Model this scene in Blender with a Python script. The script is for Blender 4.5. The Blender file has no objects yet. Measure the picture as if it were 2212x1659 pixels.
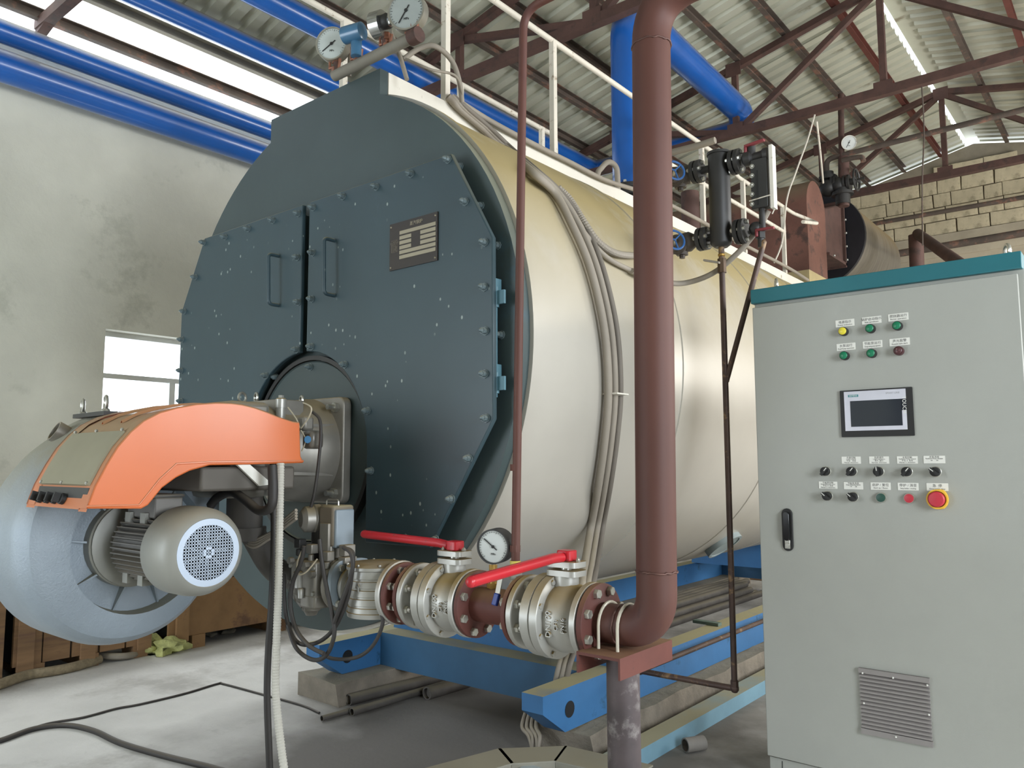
import bpy, math, random
from mathutils import Vector as V, Matrix, noise
random.seed(7)
PI = math.pi
S = bpy.context.scene
COL = S.collection

# ---------------------------------------------------------------- camera
yaw, pit, roll, F, H = math.radians(39.24), math.radians(5.73), math.radians(-.17), 1700.0, 1.3
FW = V((-math.sin(yaw)*math.cos(pit), math.cos(yaw)*math.cos(pit), math.sin(pit)))
R_ = V((math.cos(yaw), math.sin(yaw), 0)); U_ = R_.cross(FW)
R_, U_ = math.cos(roll)*R_+math.sin(roll)*U_, -math.sin(roll)*R_+math.cos(roll)*U_
cam = bpy.data.cameras.new('camera'); camo = bpy.data.objects.new('camera', cam); COL.objects.link(camo)
m = Matrix((R_, U_, -FW)).transposed().to_4x4(); m.translation = V((0, 0, H)); camo.matrix_world = m
cam.sensor_width = 36; cam.lens = F/2212*36; cam.clip_start = .05; cam.clip_end = 200
S.camera = camo

# ---------------------------------------------------------------- sky, sun, daylight through the openings, added fill lamps, exposure
w = bpy.data.worlds.new('sky'); S.world = w; w.use_nodes = True
bg = w.node_tree.nodes['Background']; bg.inputs[0].default_value = (.84, .92, 1, 1); bg.inputs[1].default_value = 4.8

def area(name, loc, target, sx, sy, power, col=(1, 1, 1)):
    l = bpy.data.lights.new(name, 'AREA'); l.shape = 'RECTANGLE'; l.size = sx; l.size_y = sy; l.energy = power; l.color = col
    o = bpy.data.objects.new(name, l); COL.objects.link(o); o.location = loc
    o.rotation_euler = (V(target)-V(loc)).to_track_quat('-Z', 'Y').to_euler(); return o
area('front_left_fill', (-4.6, -2.9, 1.5), (-5.2, 2, .9), 1.9, 2.6, 80, (.84, .92, 1))  # added lamp at an unseen doorway, brightens the left wall and floor
area('daylight_right_window', (2.92, .8, 1.9), (-2, 2.0, 1.3), 1.5, 1.9, 165, (.86, .93, 1))
area('daylight_right_window', (2.92, 4.6, 2.4), (-3, 4.6, 1.6), 3.4, 1.6, 160, (.98, .97, .97))
area('rear_roof_fill', (2.92, 9.3, 2.6), (-3, 9.3, 2.8), 3.0, 1.8, 240, (1, .96, .9))  # added lamp at an unseen opening, lifts the roof sheets
area('daylight_left_window', (-6.32, 3.5, 1.9), (0, 2.8, 1.2), 1.4, .8, 50, (.9, .95, 1))
S.view_settings.view_transform = 'Standard'; S.view_settings.look = 'None'
S.view_settings.exposure = 0.0; S.view_settings.gamma = 1; S.view_settings.use_curve_mapping = False

# ---------------------------------------------------------------- helpers
def at(px, py, x=None, y=None, z=None):
    """a point of the place seen at a pixel of the photograph, on the plane x=, y= or z="""
    d = FW+R_*(px-1106)/F-U_*(py-829.5)/F; o = V((0, 0, H))
    if x is not None: return o+d*(x/d.x)
    if y is not None: return o+d*(y/d.y)
    return o+d*((z-H)/d.z)
CX, CZ, RS = -2.94, 1.777, 1.205
def on_shell(px, py, r=RS+.02, y=None):
    d = FW+R_*(px-1106)/F-U_*(py-829.5)/F
    a = d.x**2+d.z**2; b = 2*(-CX*d.x+(H-CZ)*d.z); c = CX**2+(H-CZ)**2-r*r
    q = b*b-4*a*c
    if q < 0: t = -b/2/a
    else: t = (-b-math.sqrt(q))/2/a
    return V((0, 0, H))+d*t

def srgb(h):
    h = h.lstrip('#'); c = [int(h[i:i+2], 16)/255 for i in (0, 2, 4)]
    return tuple(((v+.055)/1.055)**2.4 if v > .04045 else v/12.92 for v in c)+(1,)
MATS = {}
def mat(name, col, rough=.5, metal=0, var=.12, vs=3.0, bump=0, bs=40, dust=0, dcol='#b3a67c', rust=0, rcol='#4a2a20', rs=6, spots=0, scol='#d8d8d0', ss=25,
        stretch=None, trans=0, emit=0, coat=0, dlo=.25, spec=.5, edge=0):
    if name in MATS: return MATS[name]
    M = bpy.data.materials.new(name); M.use_nodes = True; MATS[name] = M
    N = M.node_tree.nodes; L = M.node_tree.links; P = N['Principled BSDF']
    P.inputs['Roughness'].default_value = rough; P.inputs['Metallic'].default_value = metal; P.inputs['Specular IOR Level'].default_value = spec
    if coat: P.inputs['Coat Weight'].default_value = coat; P.inputs['Coat Roughness'].default_value = .15
    tc = N.new('ShaderNodeTexCoord'); mp = N.new('ShaderNodeMapping'); L.new(tc.outputs['Object'], mp.inputs[0])
    if stretch: mp.inputs['Scale'].default_value = stretch
    def nz(scale, detail=4, rgh=.6):
        n = N.new('ShaderNodeTexNoise'); n.inputs['Scale'].default_value = scale; n.inputs['Detail'].default_value = detail; n.inputs['Roughness'].default_value = rgh
        L.new(mp.outputs[0], n.inputs['Vector']); return n.outputs['Fac']
    def rmp(src, lo, hi):
        r = N.new('ShaderNodeMapRange'); r.inputs['From Min'].default_value = lo; r.inputs['From Max'].default_value = hi; r.clamp = True
        L.new(src, r.inputs['Value']); return r.outputs[0]
    def mix(f, a, b):
        x = N.new('ShaderNodeMix'); x.data_type = 'RGBA'
        for s, v in ((x.inputs['Factor'], f), (x.inputs[6], a), (x.inputs[7], b)):
            if hasattr(v, 'links'): L.new(v, s)
            else: s.default_value = v
        return x.outputs[2]
    def mul(a, b):
        x = N.new('ShaderNodeMath'); x.operation = 'MULTIPLY'; x.use_clamp = True
        for s, v in ((x.inputs[0], a), (x.inputs[1], b)):
            if hasattr(v, 'links'): L.new(v, s)
            else: s.default_value = v
        return x.outputs[0]
    c = srgb(col); lo = tuple(v*(1-var) for v in c[:3])+(1,); hi = tuple(min(1, v*(1+var)) for v in c[:3])+(1,)
    out = mix(rmp(nz(vs), .35, .65), lo, hi)
    if rust: out = mix(rmp(nz(rs, 6, .7), .62-rust*.3, .70-rust*.2), out, srgb(rcol))
    if spots:
        vo = N.new('ShaderNodeTexVoronoi'); vo.inputs['Scale'].default_value = ss; L.new(mp.outputs[0], vo.inputs['Vector'])
        r = N.new('ShaderNodeMapRange'); r.inputs['From Min'].default_value = spots; r.inputs['From Max'].default_value = spots*.7; r.clamp = True
        L.new(vo.outputs['Distance'], r.inputs['Value'])
        out = mix(mul(r.outputs[0], rmp(nz(ss*.11, 2), .5, .55)), out, srgb(scol))
    if dust:
        g = N.new('ShaderNodeNewGeometry'); sx = N.new('ShaderNodeSeparateXYZ'); L.new(g.outputs['Normal'], sx.inputs[0])
        f = mul(rmp(sx.outputs['Z'], dlo, min(dlo+.6, 1)), mul(rmp(nz(2.5), .1, .5), dust))
        out = mix(f, out, srgb(dcol))
        rr = N.new('ShaderNodeMapRange'); L.new(f, rr.inputs['Value']); rr.inputs['To Min'].default_value = rough; rr.inputs['To Max'].default_value = .9
        L.new(rr.outputs[0], P.inputs['Roughness'])
    L.new(out, P.inputs['Base Color'])
    if bump:
        b = N.new('ShaderNodeBump'); b.inputs['Strength'].default_value = bump; b.inputs['Distance'].default_value = .01
        L.new(nz(bs, 6, .65), b.inputs['Height']); L.new(b.outputs[0], P.inputs['Normal'])
    if emit: P.inputs['Emission Color'].default_value = c; P.inputs['Emission Strength'].default_value = emit
    if trans:
        O = N['Material Output']; t = N.new('ShaderNodeBsdfTranslucent'); t.inputs[0].default_value = c
        x = N.new('ShaderNodeMixShader'); x.inputs[0].default_value = trans; L.new(P.outputs[0], x.inputs[1]); L.new(t.outputs[0], x.inputs[2]); L.new(x.outputs[0], O.inputs[0])
    return M

class G:
    """collects simple solids into one mesh"""
    def __init__(s): s.v = []; s.f = []
    def add(s, vs, fs):
        n = len(s.v); s.v += [tuple(v) for v in vs]; s.f += [tuple(i+n for i in f) for f in fs]; return s
    def box(s, x0, x1, y0, y1, z0, z1):
        return s.add([(x, y, z) for x in (x0, x1) for y in (y0, y1) for z in (z0, z1)],
                     [(0, 1, 3, 2), (4, 6, 7, 5), (0, 4, 5, 1), (2, 3, 7, 6), (0, 2, 6, 4), (1, 5, 7, 3)])
    def cbox(s, c, sx, sy, sz): return s.box(c[0]-sx/2, c[0]+sx/2, c[1]-sy/2, c[1]+sy/2, c[2]-sz/2, c[2]+sz/2)
    def bar(s, p0, p1, w, h, up=(0, 0, 1)):
        p0, p1 = V(p0), V(p1); d = (p1-p0).normalized(); a = d.cross(V(up))
        if a.length < 1e-4: a = d.cross(V((1, 0, 0)))
        a = a.normalized()*w/2; b = a.cross(d).normalized()*h/2
        return s.add([p+q for p in (p0, p1) for q in (a+b, a-b, -a-b, -a+b)], [(3, 2, 1, 0), (4, 5, 6, 7), (0, 1, 5, 4), (1, 2, 6, 5), (2, 3, 7, 6), (3, 0, 4, 7)])
    def lathe(s, p, d, prof, n=24, cap=True):
        p, d = V(p), V(d).normalized(); a = d.orthogonal().normalized(); b = d.cross(a)
        vs = []
        for t, r in prof:
            for i in range(n):
                an = 2*PI*i/n; vs.append(p+d*t+(a*math.cos(an)+b*math.sin(an))*r)
        fs = []
        for k in range(len(prof)-1):
            for i in range(n):
                j = (i+1) % n; fs.append((k*n+i, k*n+j, (k+1)*n+j, (k+1)*n+i))
        if cap: fs += [tuple(range(n))[::-1], tuple((len(prof)-1)*n+i for i in range(n))]
        return s.add(vs, fs)
    def cyl(s, p0, p1, r, r1=None, n=20, cap=True):
        p0, p1 = V(p0), V(p1); return s.lathe(p0, p1-p0, [(0, r), ((p1-p0).length, r if r1 is None else r1)], n, cap)
    def ring(s, p0, p1, r0, r1, n=32):
        """annulus solid, inner r0, outer r1"""
        L = (V(p1)-V(p0)).length
        return s.lathe(p0, V(p1)-V(p0), [(0, r0), (0, r1), (L, r1), (L, r0), (0, r0)], n, False)
    def tube(s, path, r, n=10, cap=True, closed=False, rings=None):
        path = [V(p) for p in path]; m_ = len(path); vs = []; fs = []; a = None
        for i, p in enumerate(path):
            if closed: d = path[(i+1) % m_]-path[i-1]
            else: d = path[min(i+1, m_-1)]-path[max(i-1, 0)]
            d.normalize()
            if a is None: a = d.orthogonal().normalized()
            a = a-d*a.dot(d)
            if a.length < 1e-5: a = d.orthogonal()
            a.normalize(); b = d.cross(a); rr = r(i/(m_-1)) if callable(r) else r
            for k in range(n):
                an = 2*PI*k/n; vs.append(p+(a*math.cos(an)+b*math.sin(an))*rr)
        for i in range(m_ if closed else m_-1):
            i2 = (i+1) % m_
            for k in range(n): fs.append((i*n+k, i*n+(k+1) % n, i2*n+(k+1) % n, i2*n+k))
        if cap and not closed: fs += [tuple(range(n))[::-1], tuple((m_-1)*n+k for k in range(n))]
        return s.add(vs, fs)
    def prism(s, pts, vec):
        n = len(pts); pts = [V(p) for p in pts]; vec = V(vec)
        return s.add(pts+[p+vec for p in pts], [tuple(range(n))[::-1], tuple(range(n, 2*n))]+[(i, (i+1) % n, (i+1) % n+n, i+n) for i in range(n)])
    def torus(s, c, ax, R, r, n=24, k=8):
        ax = V(ax).normalized(); a = ax.orthogonal().normalized(); b = ax.cross(a)
        return s.tube([V(c)+(a*math.cos(2*PI*i/n)+b*math.sin(2*PI*i/n))*R for i in range(n)], r, k, closed=True)
    def sphere(s, c, r, n=12, sc=(1, 1, 1)):
        m_ = n//2; vs = []; fs = []
        for i in range(1, m_):
            for k in range(n):
                th = PI*i/m_; ph = 2*PI*k/n; vs.append((c[0]+r*sc[0]*math.sin(th)*math.cos(ph), c[1]+r*sc[1]*math.sin(th)*math.sin(ph), c[2]+r*sc[2]*math.cos(th)))
        vs += [(c[0], c[1], c[2]+r*sc[2]), (c[0], c[1], c[2]-r*sc[2])]; t = len(vs)-2
        for i in range(m_-2):
            for k in range(n): fs.append((i*n+k, (i+1)*n+k, (i+1)*n+(k+1) % n, i*n+(k+1) % n))
        for k in range(n): fs += [(t, k, (k+1) % n), (t+1, (m_-2)*n+(k+1) % n, (m_-2)*n+k)]
        return s.add(vs, fs)
    def hexa(s, p, d, r, h, n=6): return s.cyl(p, V(p)+V(d).normalized()*h, r, n=n)
    def bolt(s, p, d, r, h):
        """hex head, rounded crown"""
        return s.lathe(p, d, [(0, r*1.35), (h*.12, r*1.35), (h*.12, r), (h*.62, r), (h*.62, r*.8), (h*.85, r*.62), (h, r*.25)], 8)
    def rounded(s, c, ax, sx, sy, r, t):
        """rounded rectangle plate: axis 'x' or 'y' or 'z'"""
        pts = []
        for qx, qy, a0 in ((1, 1, 0), (-1, 1, 90), (-1, -1, 180), (1, -1, 270)):
            for k in range(5):
                an = math.radians(a0+k*22.5); pts.append((qx*(sx/2-r)+r*math.cos(an), qy*(sy/2-r)+r*math.sin(an)))
        c = V(c)
        if ax == 'y': P3 = [c+V((u, 0, v)) for u, v in pts]; ve = (0, t, 0)
        elif ax == 'x': P3 = [c+V((0, u, v)) for u, v in pts]; ve = (t, 0, 0)
        else: P3 = [c+V((u, v, 0)) for u, v in pts]; ve = (0, 0, t)
        return s.prism(P3, ve)
    def mesh(s, name, m, ang=38):
        me = bpy.data.meshes.new(name); me.from_pydata(s.v, [], s.f)
        import bmesh
        b = bmesh.new(); b.from_mesh(me); bmesh.ops.recalc_face_normals(b, faces=b.faces); b.to_mesh(me); b.free()
        me.polygons.foreach_set('use_smooth', [True]*len(me.polygons)); me.set_sharp_from_angle(angle=math.radians(ang))
        for x in (m if isinstance(m, (list, tuple)) else [m]): me.materials.append(x)
        return me
    def obj(s, name, m, parent=None, bevel=0, label=None, ang=38, kind=None):
        o = bpy.data.objects.new(name, s.mesh(name, m, ang)); COL.objects.link(o)
        if parent is not None: par(o, parent)
        if bevel:
            b = o.modifiers.new('bevel', 'BEVEL'); b.width = bevel; b.segments = 2; b.limit_method = 'ANGLE'; b.angle_limit = math.radians(40)
        if label: o['label'] = label
        if kind: o['kind'] = kind
        return o
def pieces(name, me, m_or_parent, locs, label=None):
    """separate objects sharing one mesh"""
    out = []
    for p in locs:
        o = bpy.data.objects.new(name, me); COL.objects.link(o); o.location = p; par(o, m_or_parent); out.append(o)
    return out
HEXES = {}
def hexmesh(d, r, h, m, n=6):
    k = (d, r, h, m.name, n)
    if k not in HEXES: HEXES[k] = G().lathe((0, 0, 0), d, [(0, r), (h*.85, r), (h, r*.85)], n).mesh('hex_head', m, 25)
    return HEXES[k]
def par(o, p):
    o.parent = p
    if p.type == 'EMPTY': o.matrix_parent_inverse = Matrix.Translation(-V(p.location))
def tag(o, label, cat, group=None):
    o['label'] = label; o['category'] = cat
    if group: o['group'] = group
    return o
def thing(name, label, cat, loc, group=None):
    o = bpy.data.objects.new(name, None); o.empty_display_size = .1; COL.objects.link(o); o.location = loc
    return tag(o, label, cat, group)
def kids(o): return [c for c in bpy.data.objects if c.parent == o]
def dup(o, label=None, loc=None, rz=None, parent=None):
    c = o.copy(); COL.objects.link(c)
    if parent is not None: c.parent = parent
    if label: c['label'] = label
    if loc is not None: c.location = loc
    if rz is not None: c.rotation_euler = (0, 0, rz)
    for k in kids(o): dup(k, parent=c)
    return c
def spline(P, k=8):
    P = [V(p) for p in P]; out = []
    for i in range(len(P)-1):
        a = P[max(i-1, 0)]; b = P[i]; c = P[i+1]; d = P[min(i+2, len(P)-1)]
        for j in range(k):
            t = j/k; out.append(.5*((2*b)+(c-a)*t+(2*a-5*b+4*c-d)*t*t+(3*b-a-3*c+d)*t**3))
    return out+[P[-1]]
def fillet(P, r, k=6):
    P = [V(p) for p in P]; out = [P[0]]
    for i in range(1, len(P)-1):
        a = (P[i-1]-P[i]); c = (P[i+1]-P[i]); L = min(r, a.length*.48, c.length*.48); a = P[i]+a.normalized()*L; c = P[i]+c.normalized()*L
        for j in range(k+1):
            t = j/k; out.append(a*(1-t)**2+P[i]*2*t*(1-t)+c*t*t)
    return out+[P[-1]]
def text(name, body, size, p, m, parent, face='y', extrude=.0008, align='CENTER', sx=1.0):
    c = bpy.data.curves.new(name, 'FONT'); c.body = body; c.size = size; c.extrude = extrude; c.align_x = align; c.align_y = 'CENTER'; c.resolution_u = 2; c.space_line = .9
    t = bpy.data.objects.new(name, c); COL.objects.link(t)
    dg = bpy.context.evaluated_depsgraph_get(); me = bpy.data.meshes.new_from_object(t.evaluated_get(dg)); bpy.data.objects.remove(t)
    R = {'y': Matrix.Rotation(PI/2, 4, 'X'), 'ydown': Matrix.Rotation(PI/2, 4, 'X') @ Matrix.Rotation(-PI/2, 4, 'Z'),
         'x': Matrix.Rotation(PI/2, 4, 'Z') @ Matrix.Rotation(PI/2, 4, 'X')}[face] if isinstance(face, str) else face
    me.transform(Matrix.Translation(V(p)) @ R @ Matrix.Diagonal((sx, 1, 1, 1))); me.materials.clear(); me.materials.append(m)
    o = bpy.data.objects.new(name, me); COL.objects.link(o); par(o, parent); return o
def pipe(name, path, r, m, parent=None, n=14, fil=0, ang=50, k=6):
    return G().tube(fillet(path, fil, k) if fil else path, r, n).obj(name, m, parent, ang=ang)
# ---------------------------------------------------------------- materials
m_plaster = mat('plaster', '#cfcec0', .9, var=.08, vs=1.2, bump=.35, bs=9, rust=.12, rcol='#bcbcae', rs=1.6)
m_floor = mat('floor_concrete', '#cbc8c2', .85, var=.12, vs=1.1, bump=.3, bs=14, rust=.35, rcol='#a8a49d', rs=.9)
m_block = mat('block', '#c0b498', .95, var=.22, vs=2.2, bump=.5, bs=18, rust=.3, rcol='#91876f', rs=3)
m_mortar = mat('mortar', '#857d6d', .95, var=.15, bump=.5, bs=15)
m_render = mat('render_band', '#a89e8a', .95, var=.1, bump=.3)
m_sheet = mat('roof_sheet', '#bdbdac', .38, .25, var=.10, vs=.8, rust=.03, rcol='#8d8570', rs=3, stretch=(.3, 1, 1))
m_fiber = mat('translucent_sheet', '#f4f2e8', .5, trans=.85, var=.03)
m_rust = mat('rust_primer', '#503831', .75, var=.2, vs=5, rust=.3, rcol='#40302a', rs=8, bump=.15)
m_purlin = mat('purlin_steel', '#51463e', .8, var=.25, vs=3, rust=.3, rcol='#7d5a4a')
m_bluepipe = mat('blue_cladding', '#1255a3', .3, .0, var=.08, vs=2, dust=.9, dcol='#8e8674', dlo=.1, coat=.5)
m_bluetruss = m_bluepipe
m_front = mat('boiler_front_paint', '#3d4a4b', .48, var=.10, vs=1.6, dust=.8, dcol='#8d8c77', dlo=.05, rust=.1, rcol='#3d545e', rs=1.2)
m_door = mat('door_paint', '#33464d', .42, var=.14, vs=1.0, spots=.13, ss=22, scol='#8f9b97', dust=.5, stretch=(1, 1, .7), rust=.12, rcol='#3b4f5b', rs=1.3)
m_shell = mat('shell_cream', '#bcb7ad', .33, .3, var=.05, vs=1.5, dust=.9, dcol='#a3915f', dlo=.0, bump=.04, bs=3)
m_white = mat('white_paint', '#d5d0c4', .55, var=.05, rust=.05, rcol='#8c7f6a', dust=.3)
m_rail = mat('rail_white', '#cdc6b8', .6, var=.08, rust=.1, rcol='#8d7a63', rs=20)
m_skid = mat('skid_blue', '#34699a', .5, var=.10, vs=3, dust=1.0, dcol='#a49c78', rust=.08, rcol='#24506f')
m_skid2 = mat('skid_pale_blue', '#6f93a4', .6, var=.10, vs=3, dust=1.0, dcol='#9c967a')
m_conc = mat('rough_concrete', '#7f776b', .95, var=.25, vs=5, bump=1.0, bs=22, dust=.4, dcol='#8e8871')
m_silver = mat('silver_paint', '#a9a8a2', .38, .4, var=.06, vs=6, dust=.95, dcol='#97804f', dlo=.1)
m_chrome = mat('zinc', '#b9b8b0', .3, .8, var=.1, dust=.5, dcol='#a39674')
m_oxide = mat('red_oxide', '#5c342d', .6, spec=.35, var=.14, vs=6, dust=.8, dcol='#8a6b4c', rust=.12, rcol='#4a2f2b', rs=14)
m_pipe = mat('pipe_oxide', '#55352d', .6, spec=.35, var=.16, vs=3, rust=.25, rcol='#50322e', rs=4, spots=.10, ss=9, scol='#402522', stretch=(1, 1, .35))
m_post = mat('burnt_pipe', '#483f40', .6, .1, var=.3, vs=6, rust=.25, rcol='#7d7775', rs=7)
m_red = mat('red_handle', '#b51f2a', .35, var=.06, rust=.05, rcol='#7d3a38', rs=30)
m_black = mat('black_paint', '#2b2a29', .5, var=.2)
m_rubber = mat('black_rubber', '#2f2c2a', .6, var=.15, dust=.4, dcol='#776c5c')
m_greyhose = mat('grey_conduit', '#8b8377', .7, var=.1, dust=.5, dcol='#9a8f78')
m_whitehose = mat('white_conduit', '#b9b6ac', .6, var=.05)
m_volute = mat('hammered_grey', '#8f9aa3', .40, .15, var=.06, vs=4, bump=.25, bs=130, dust=.85, dcol='#96917c', dlo=.1)
m_motor = mat('motor_grey', '#8d8d86', .45, .1, var=.08, dust=.6, dcol='#9d927a')
m_fins = mat('motor_fins', '#6c6a66', .55, .3, var=.1, dust=.6, dcol='#8d8370')
m_orange = mat('orange_cover', '#cc6a38', .32, var=.03, vs=2, dust=.95, dcol='#9c8462', dlo=.1, coat=.12)
m_panelbeige = mat('dusty_panel', '#8d8871', .6, var=.06)
m_cast = mat('cast_alu', '#8f8b83', .45, .45, var=.1, vs=8, dust=.8, dcol='#a2906c')
m_dark = mat('dark_void', '#15171a', .9, var=.1)
m_cab = mat('cabinet_paint', '#9c9d96', .5, var=.02, vs=4, bump=.06, bs=300)
m_teal = mat('cabinet_teal', '#1b626b', .45, var=.03, bump=.06, bs=300)
m_lab = mat('label_white', '#d9d8d0', .5, var=.02)
m_ink = mat('ink', '#1d1d1d', .6, var=0)
m_glass = mat('lens_face', '#c8cdca', .25, var=.03)
m_wood = mat('crate_wood', '#86684a', .8, var=.22, vs=4, bump=.2, stretch=(1, .3, 3), rust=.2, rcol='#6d5240')
m_ply = mat('plywood', '#8f6e49', .75, var=.2, vs=3, rust=.35, rcol='#6f533f', rs=3)
m_panel2 = mat('pale_purlin', '#a39c8c', .6)
m_brass = mat('brass', '#b08d4c', .35, .7, var=.1)
m_copper = mat('copper_dirty', '#8a5c48', .5, .4, var=.2, vs=30)

# ---------------------------------------------------------------- structure
WL, WR, YF, YB = -6.4, 3.0, -3.0, 12.2
RX, RZ, K = -1.7, 5.757, .2249
def roof_z(x): return RZ-K*abs(x-RX)
def struct(name, g, m, parent=None, **k):
    o = g.obj(name, m, parent, **k); o['kind'] = 'structure'; return o
# soot and oil on the floor, with the shade under the boiler painted in
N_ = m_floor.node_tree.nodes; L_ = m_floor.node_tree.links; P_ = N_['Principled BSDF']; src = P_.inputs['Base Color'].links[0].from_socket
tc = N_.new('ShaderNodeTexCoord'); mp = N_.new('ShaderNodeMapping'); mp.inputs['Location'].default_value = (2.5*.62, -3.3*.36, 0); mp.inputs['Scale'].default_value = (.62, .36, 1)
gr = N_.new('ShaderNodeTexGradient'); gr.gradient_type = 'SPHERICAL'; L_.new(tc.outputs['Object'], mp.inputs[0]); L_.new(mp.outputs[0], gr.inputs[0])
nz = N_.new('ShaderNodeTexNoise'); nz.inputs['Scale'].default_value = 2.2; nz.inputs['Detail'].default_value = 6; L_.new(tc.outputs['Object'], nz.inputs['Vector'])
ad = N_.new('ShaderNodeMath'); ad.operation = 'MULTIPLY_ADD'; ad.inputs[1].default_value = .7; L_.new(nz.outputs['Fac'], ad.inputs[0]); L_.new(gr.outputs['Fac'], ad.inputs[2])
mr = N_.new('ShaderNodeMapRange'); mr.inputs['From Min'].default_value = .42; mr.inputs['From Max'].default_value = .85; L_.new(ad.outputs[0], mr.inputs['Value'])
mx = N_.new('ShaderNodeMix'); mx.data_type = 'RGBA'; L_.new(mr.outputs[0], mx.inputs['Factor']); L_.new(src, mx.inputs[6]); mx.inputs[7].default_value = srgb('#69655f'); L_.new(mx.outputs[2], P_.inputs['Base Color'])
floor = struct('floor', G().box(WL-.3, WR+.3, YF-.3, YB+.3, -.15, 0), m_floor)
# left wall with a window opening
wy0, wy1, wz0, wz1 = 2.74, 4.3, 1.45, 2.37
g = G()
g.box(WL-.25, WL, YF, wy0, 0, 4.42); g.box(WL-.25, WL, wy1, YB, 0, 4.42); g.box(WL-.25, WL, wy0, wy1, 0, wz0); g.box(WL-.25, WL, wy0, wy1, wz1, 4.42)
struct('wall_left', g, m_plaster)
win = struct('window_1', G().box(WL-.17, WL-.12, wy0, wy0+.03, wz0, wz1).box(WL-.17, WL-.12, wy1-.05, wy1, wz0, wz1).box(WL-.17, WL-.12, wy0, wy1, wz1-.04, wz1).box(WL-.17, WL-.12, wy0, wy1, wz0, wz0+.05)
             .box(WL-.17, WL-.12, wy0, wy1, 1.99, 2.03).box(WL-.175, WL-.115, 3.34, 3.39, wz0, 2.0), mat('window_frame', '#d9dcda', .4))
g = G().box(WL-.148, WL-.142, wy0+.03, wy1-.05, wz0+.05, wz1-.04).obj('pane', None, win)
mg = bpy.data.materials.new('window_glass'); mg.use_nodes = True; P_ = mg.node_tree.nodes['Principled BSDF']; P_.inputs['Transmission Weight'].default_value = 1; P_.inputs['Roughness'].default_value = .0; P_.inputs['IOR'].default_value = 1.05
g.data.materials.clear(); g.data.materials.append(mg); g['kind'] = 'structure'
# front wall (behind the viewer) with a wide doorway, right wall with daylight openings
g = G(); g.box(WL, -5.6, YF-.25, YF, 0, 4.6); g.box(-3.6, WR, YF-.25, YF, 0, 4.6); g.box(-5.6, -3.6, YF-.25, YF, 2.8, 4.6)
g.prism([(WL, YF-.25, 4.6), (WR, YF-.25, 4.6), (RX, YF-.25, 5.7)], (0, .25, 0)); struct('wall_front', g, m_plaster)
g = G(); ops = [(0, 1.6, .9, 2.9), (2.9, 6.3, 1.6, 3.2), (7.8, 10.8, 1.7, 3.5)]; y = YF
for a, b, c, d in ops: g.box(WR, WR+.25, y, a, 0, 4.42); g.box(WR, WR+.25, a, b, 0, c); g.box(WR, WR+.25, a, b, d, 4.42); y = b
g.box(WR, WR+.25, y, YB, 0, 4.42); struct('wall_right', g, m_plaster)
# rear gable: mortar core with single blocks in front of it
g = G(); g.prism([(WL, YB+.03, 0), (WR, YB+.03, 0), (WR, YB+.03, 4.62), (RX, YB+.03, RZ-.06), (WL, YB+.03, 4.62)], (0, .25, 0))
wb = struct('wall_back', g, m_mortar)
struct('trim_1', G().box(WL, WR, YB-.05, YB+.03, 4.15, 4.47), m_render)
struct('trim_2', G().box(WL, WR, YB-.03, YB+.03, 0, 4.15), m_render)
bms = []
for k in range(5):
    g = G(); w_, h_ = .385, .183
    j = lambda s: random.uniform(-s, s)
    vs = [(x*w_+j(.008), yy+(j(.01) if yy < 0 else 0), z*h_+j(.006)) for yy in (-.035, .04) for x, z in ((0, 0), (.5, 0), (1, 0), (1, 1), (.5, 1), (0, 1))]
    g.add(vs, [(0, 1, 4, 5), (1, 2, 3, 4), (6, 11, 10, 7), (7, 10, 9, 8), (0, 6, 7, 1), (1, 7, 8, 2), (2, 8, 9, 3), (3, 9, 10, 4), (4, 10, 11, 5), (5, 11, 6, 0)])
    bms.append(g.mesh('brick', m_block, 20))
for r in range(7):
    z0 = 4.475+r*.196; x = -4.6+(.2 if r % 2 else 0)+random.uniform(-.05, .05)
    while x < .9:
        ln = random.choice((1, 1, 1, .75, .55)); top = roof_z(x if x < RX else x+.38*ln)
        if z0+.2 < top-.03-.08*(r > 3):
            o = bpy.data.objects.new('brick', bms[random.randrange(5)]); COL.objects.link(o); o.parent = wb
            o.location = (x, YB+.01, z0+.008); o.scale = (ln, 1, 1)
        x += .4*ln
# roof: separate corrugated sheets on purlins
ceil = struct('ceiling', G().box(RX-.10, RX+.2, YF, YB+.1, RZ+.05, RZ+.06), m_sheet)
def sheet(xa, xb, wide, n=6, gap=.0):
    g = G(); p = wide/n; prof = []
    for i in range(n): prof += [(i*p, 0), (i*p+p*.5, 0), (i*p+p*.58, .036), (i*p+p*.9, .036)]
    prof.append((wide, 0)); xs = [xa, xb]; vs = []
    for x in xs:
        for yy, h in prof: vs.append((x, yy, roof_z(x)+h+.02))
    k = len(prof); g.add(vs, [(i, i+1, k+i+1, k+i) for i in range(k-1)]); return g
for name, xa, xb, mm in (('roof_sheet', -5.9, RX-.13, m_sheet), ('roof_sheet', RX+.05, WR+.35, m_sheet), ('translucent_sheet', -6.36, -5.86, m_fiber), ):
    me = sheet(xa, xb, 1.02).mesh(name, mm, 20); y = YF-.1
    while y < YB+.1:
        o = bpy.data.objects.new(name, me if (name != 'translucent_sheet' or y < 6.8) else bpy.data.meshes['translucent_metal'] if 'translucent_metal' in bpy.data.meshes else sheet(xa, xb, 1.02).mesh('translucent_metal', m_sheet, 20))
        if name == 'translucent_sheet' and y >= 6.8: o.name = 'roof_sheet'
        COL.objects.link(o); o.parent = ceil; o.location = (0, y, random.uniform(0, .004)); y += 1.0
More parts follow.
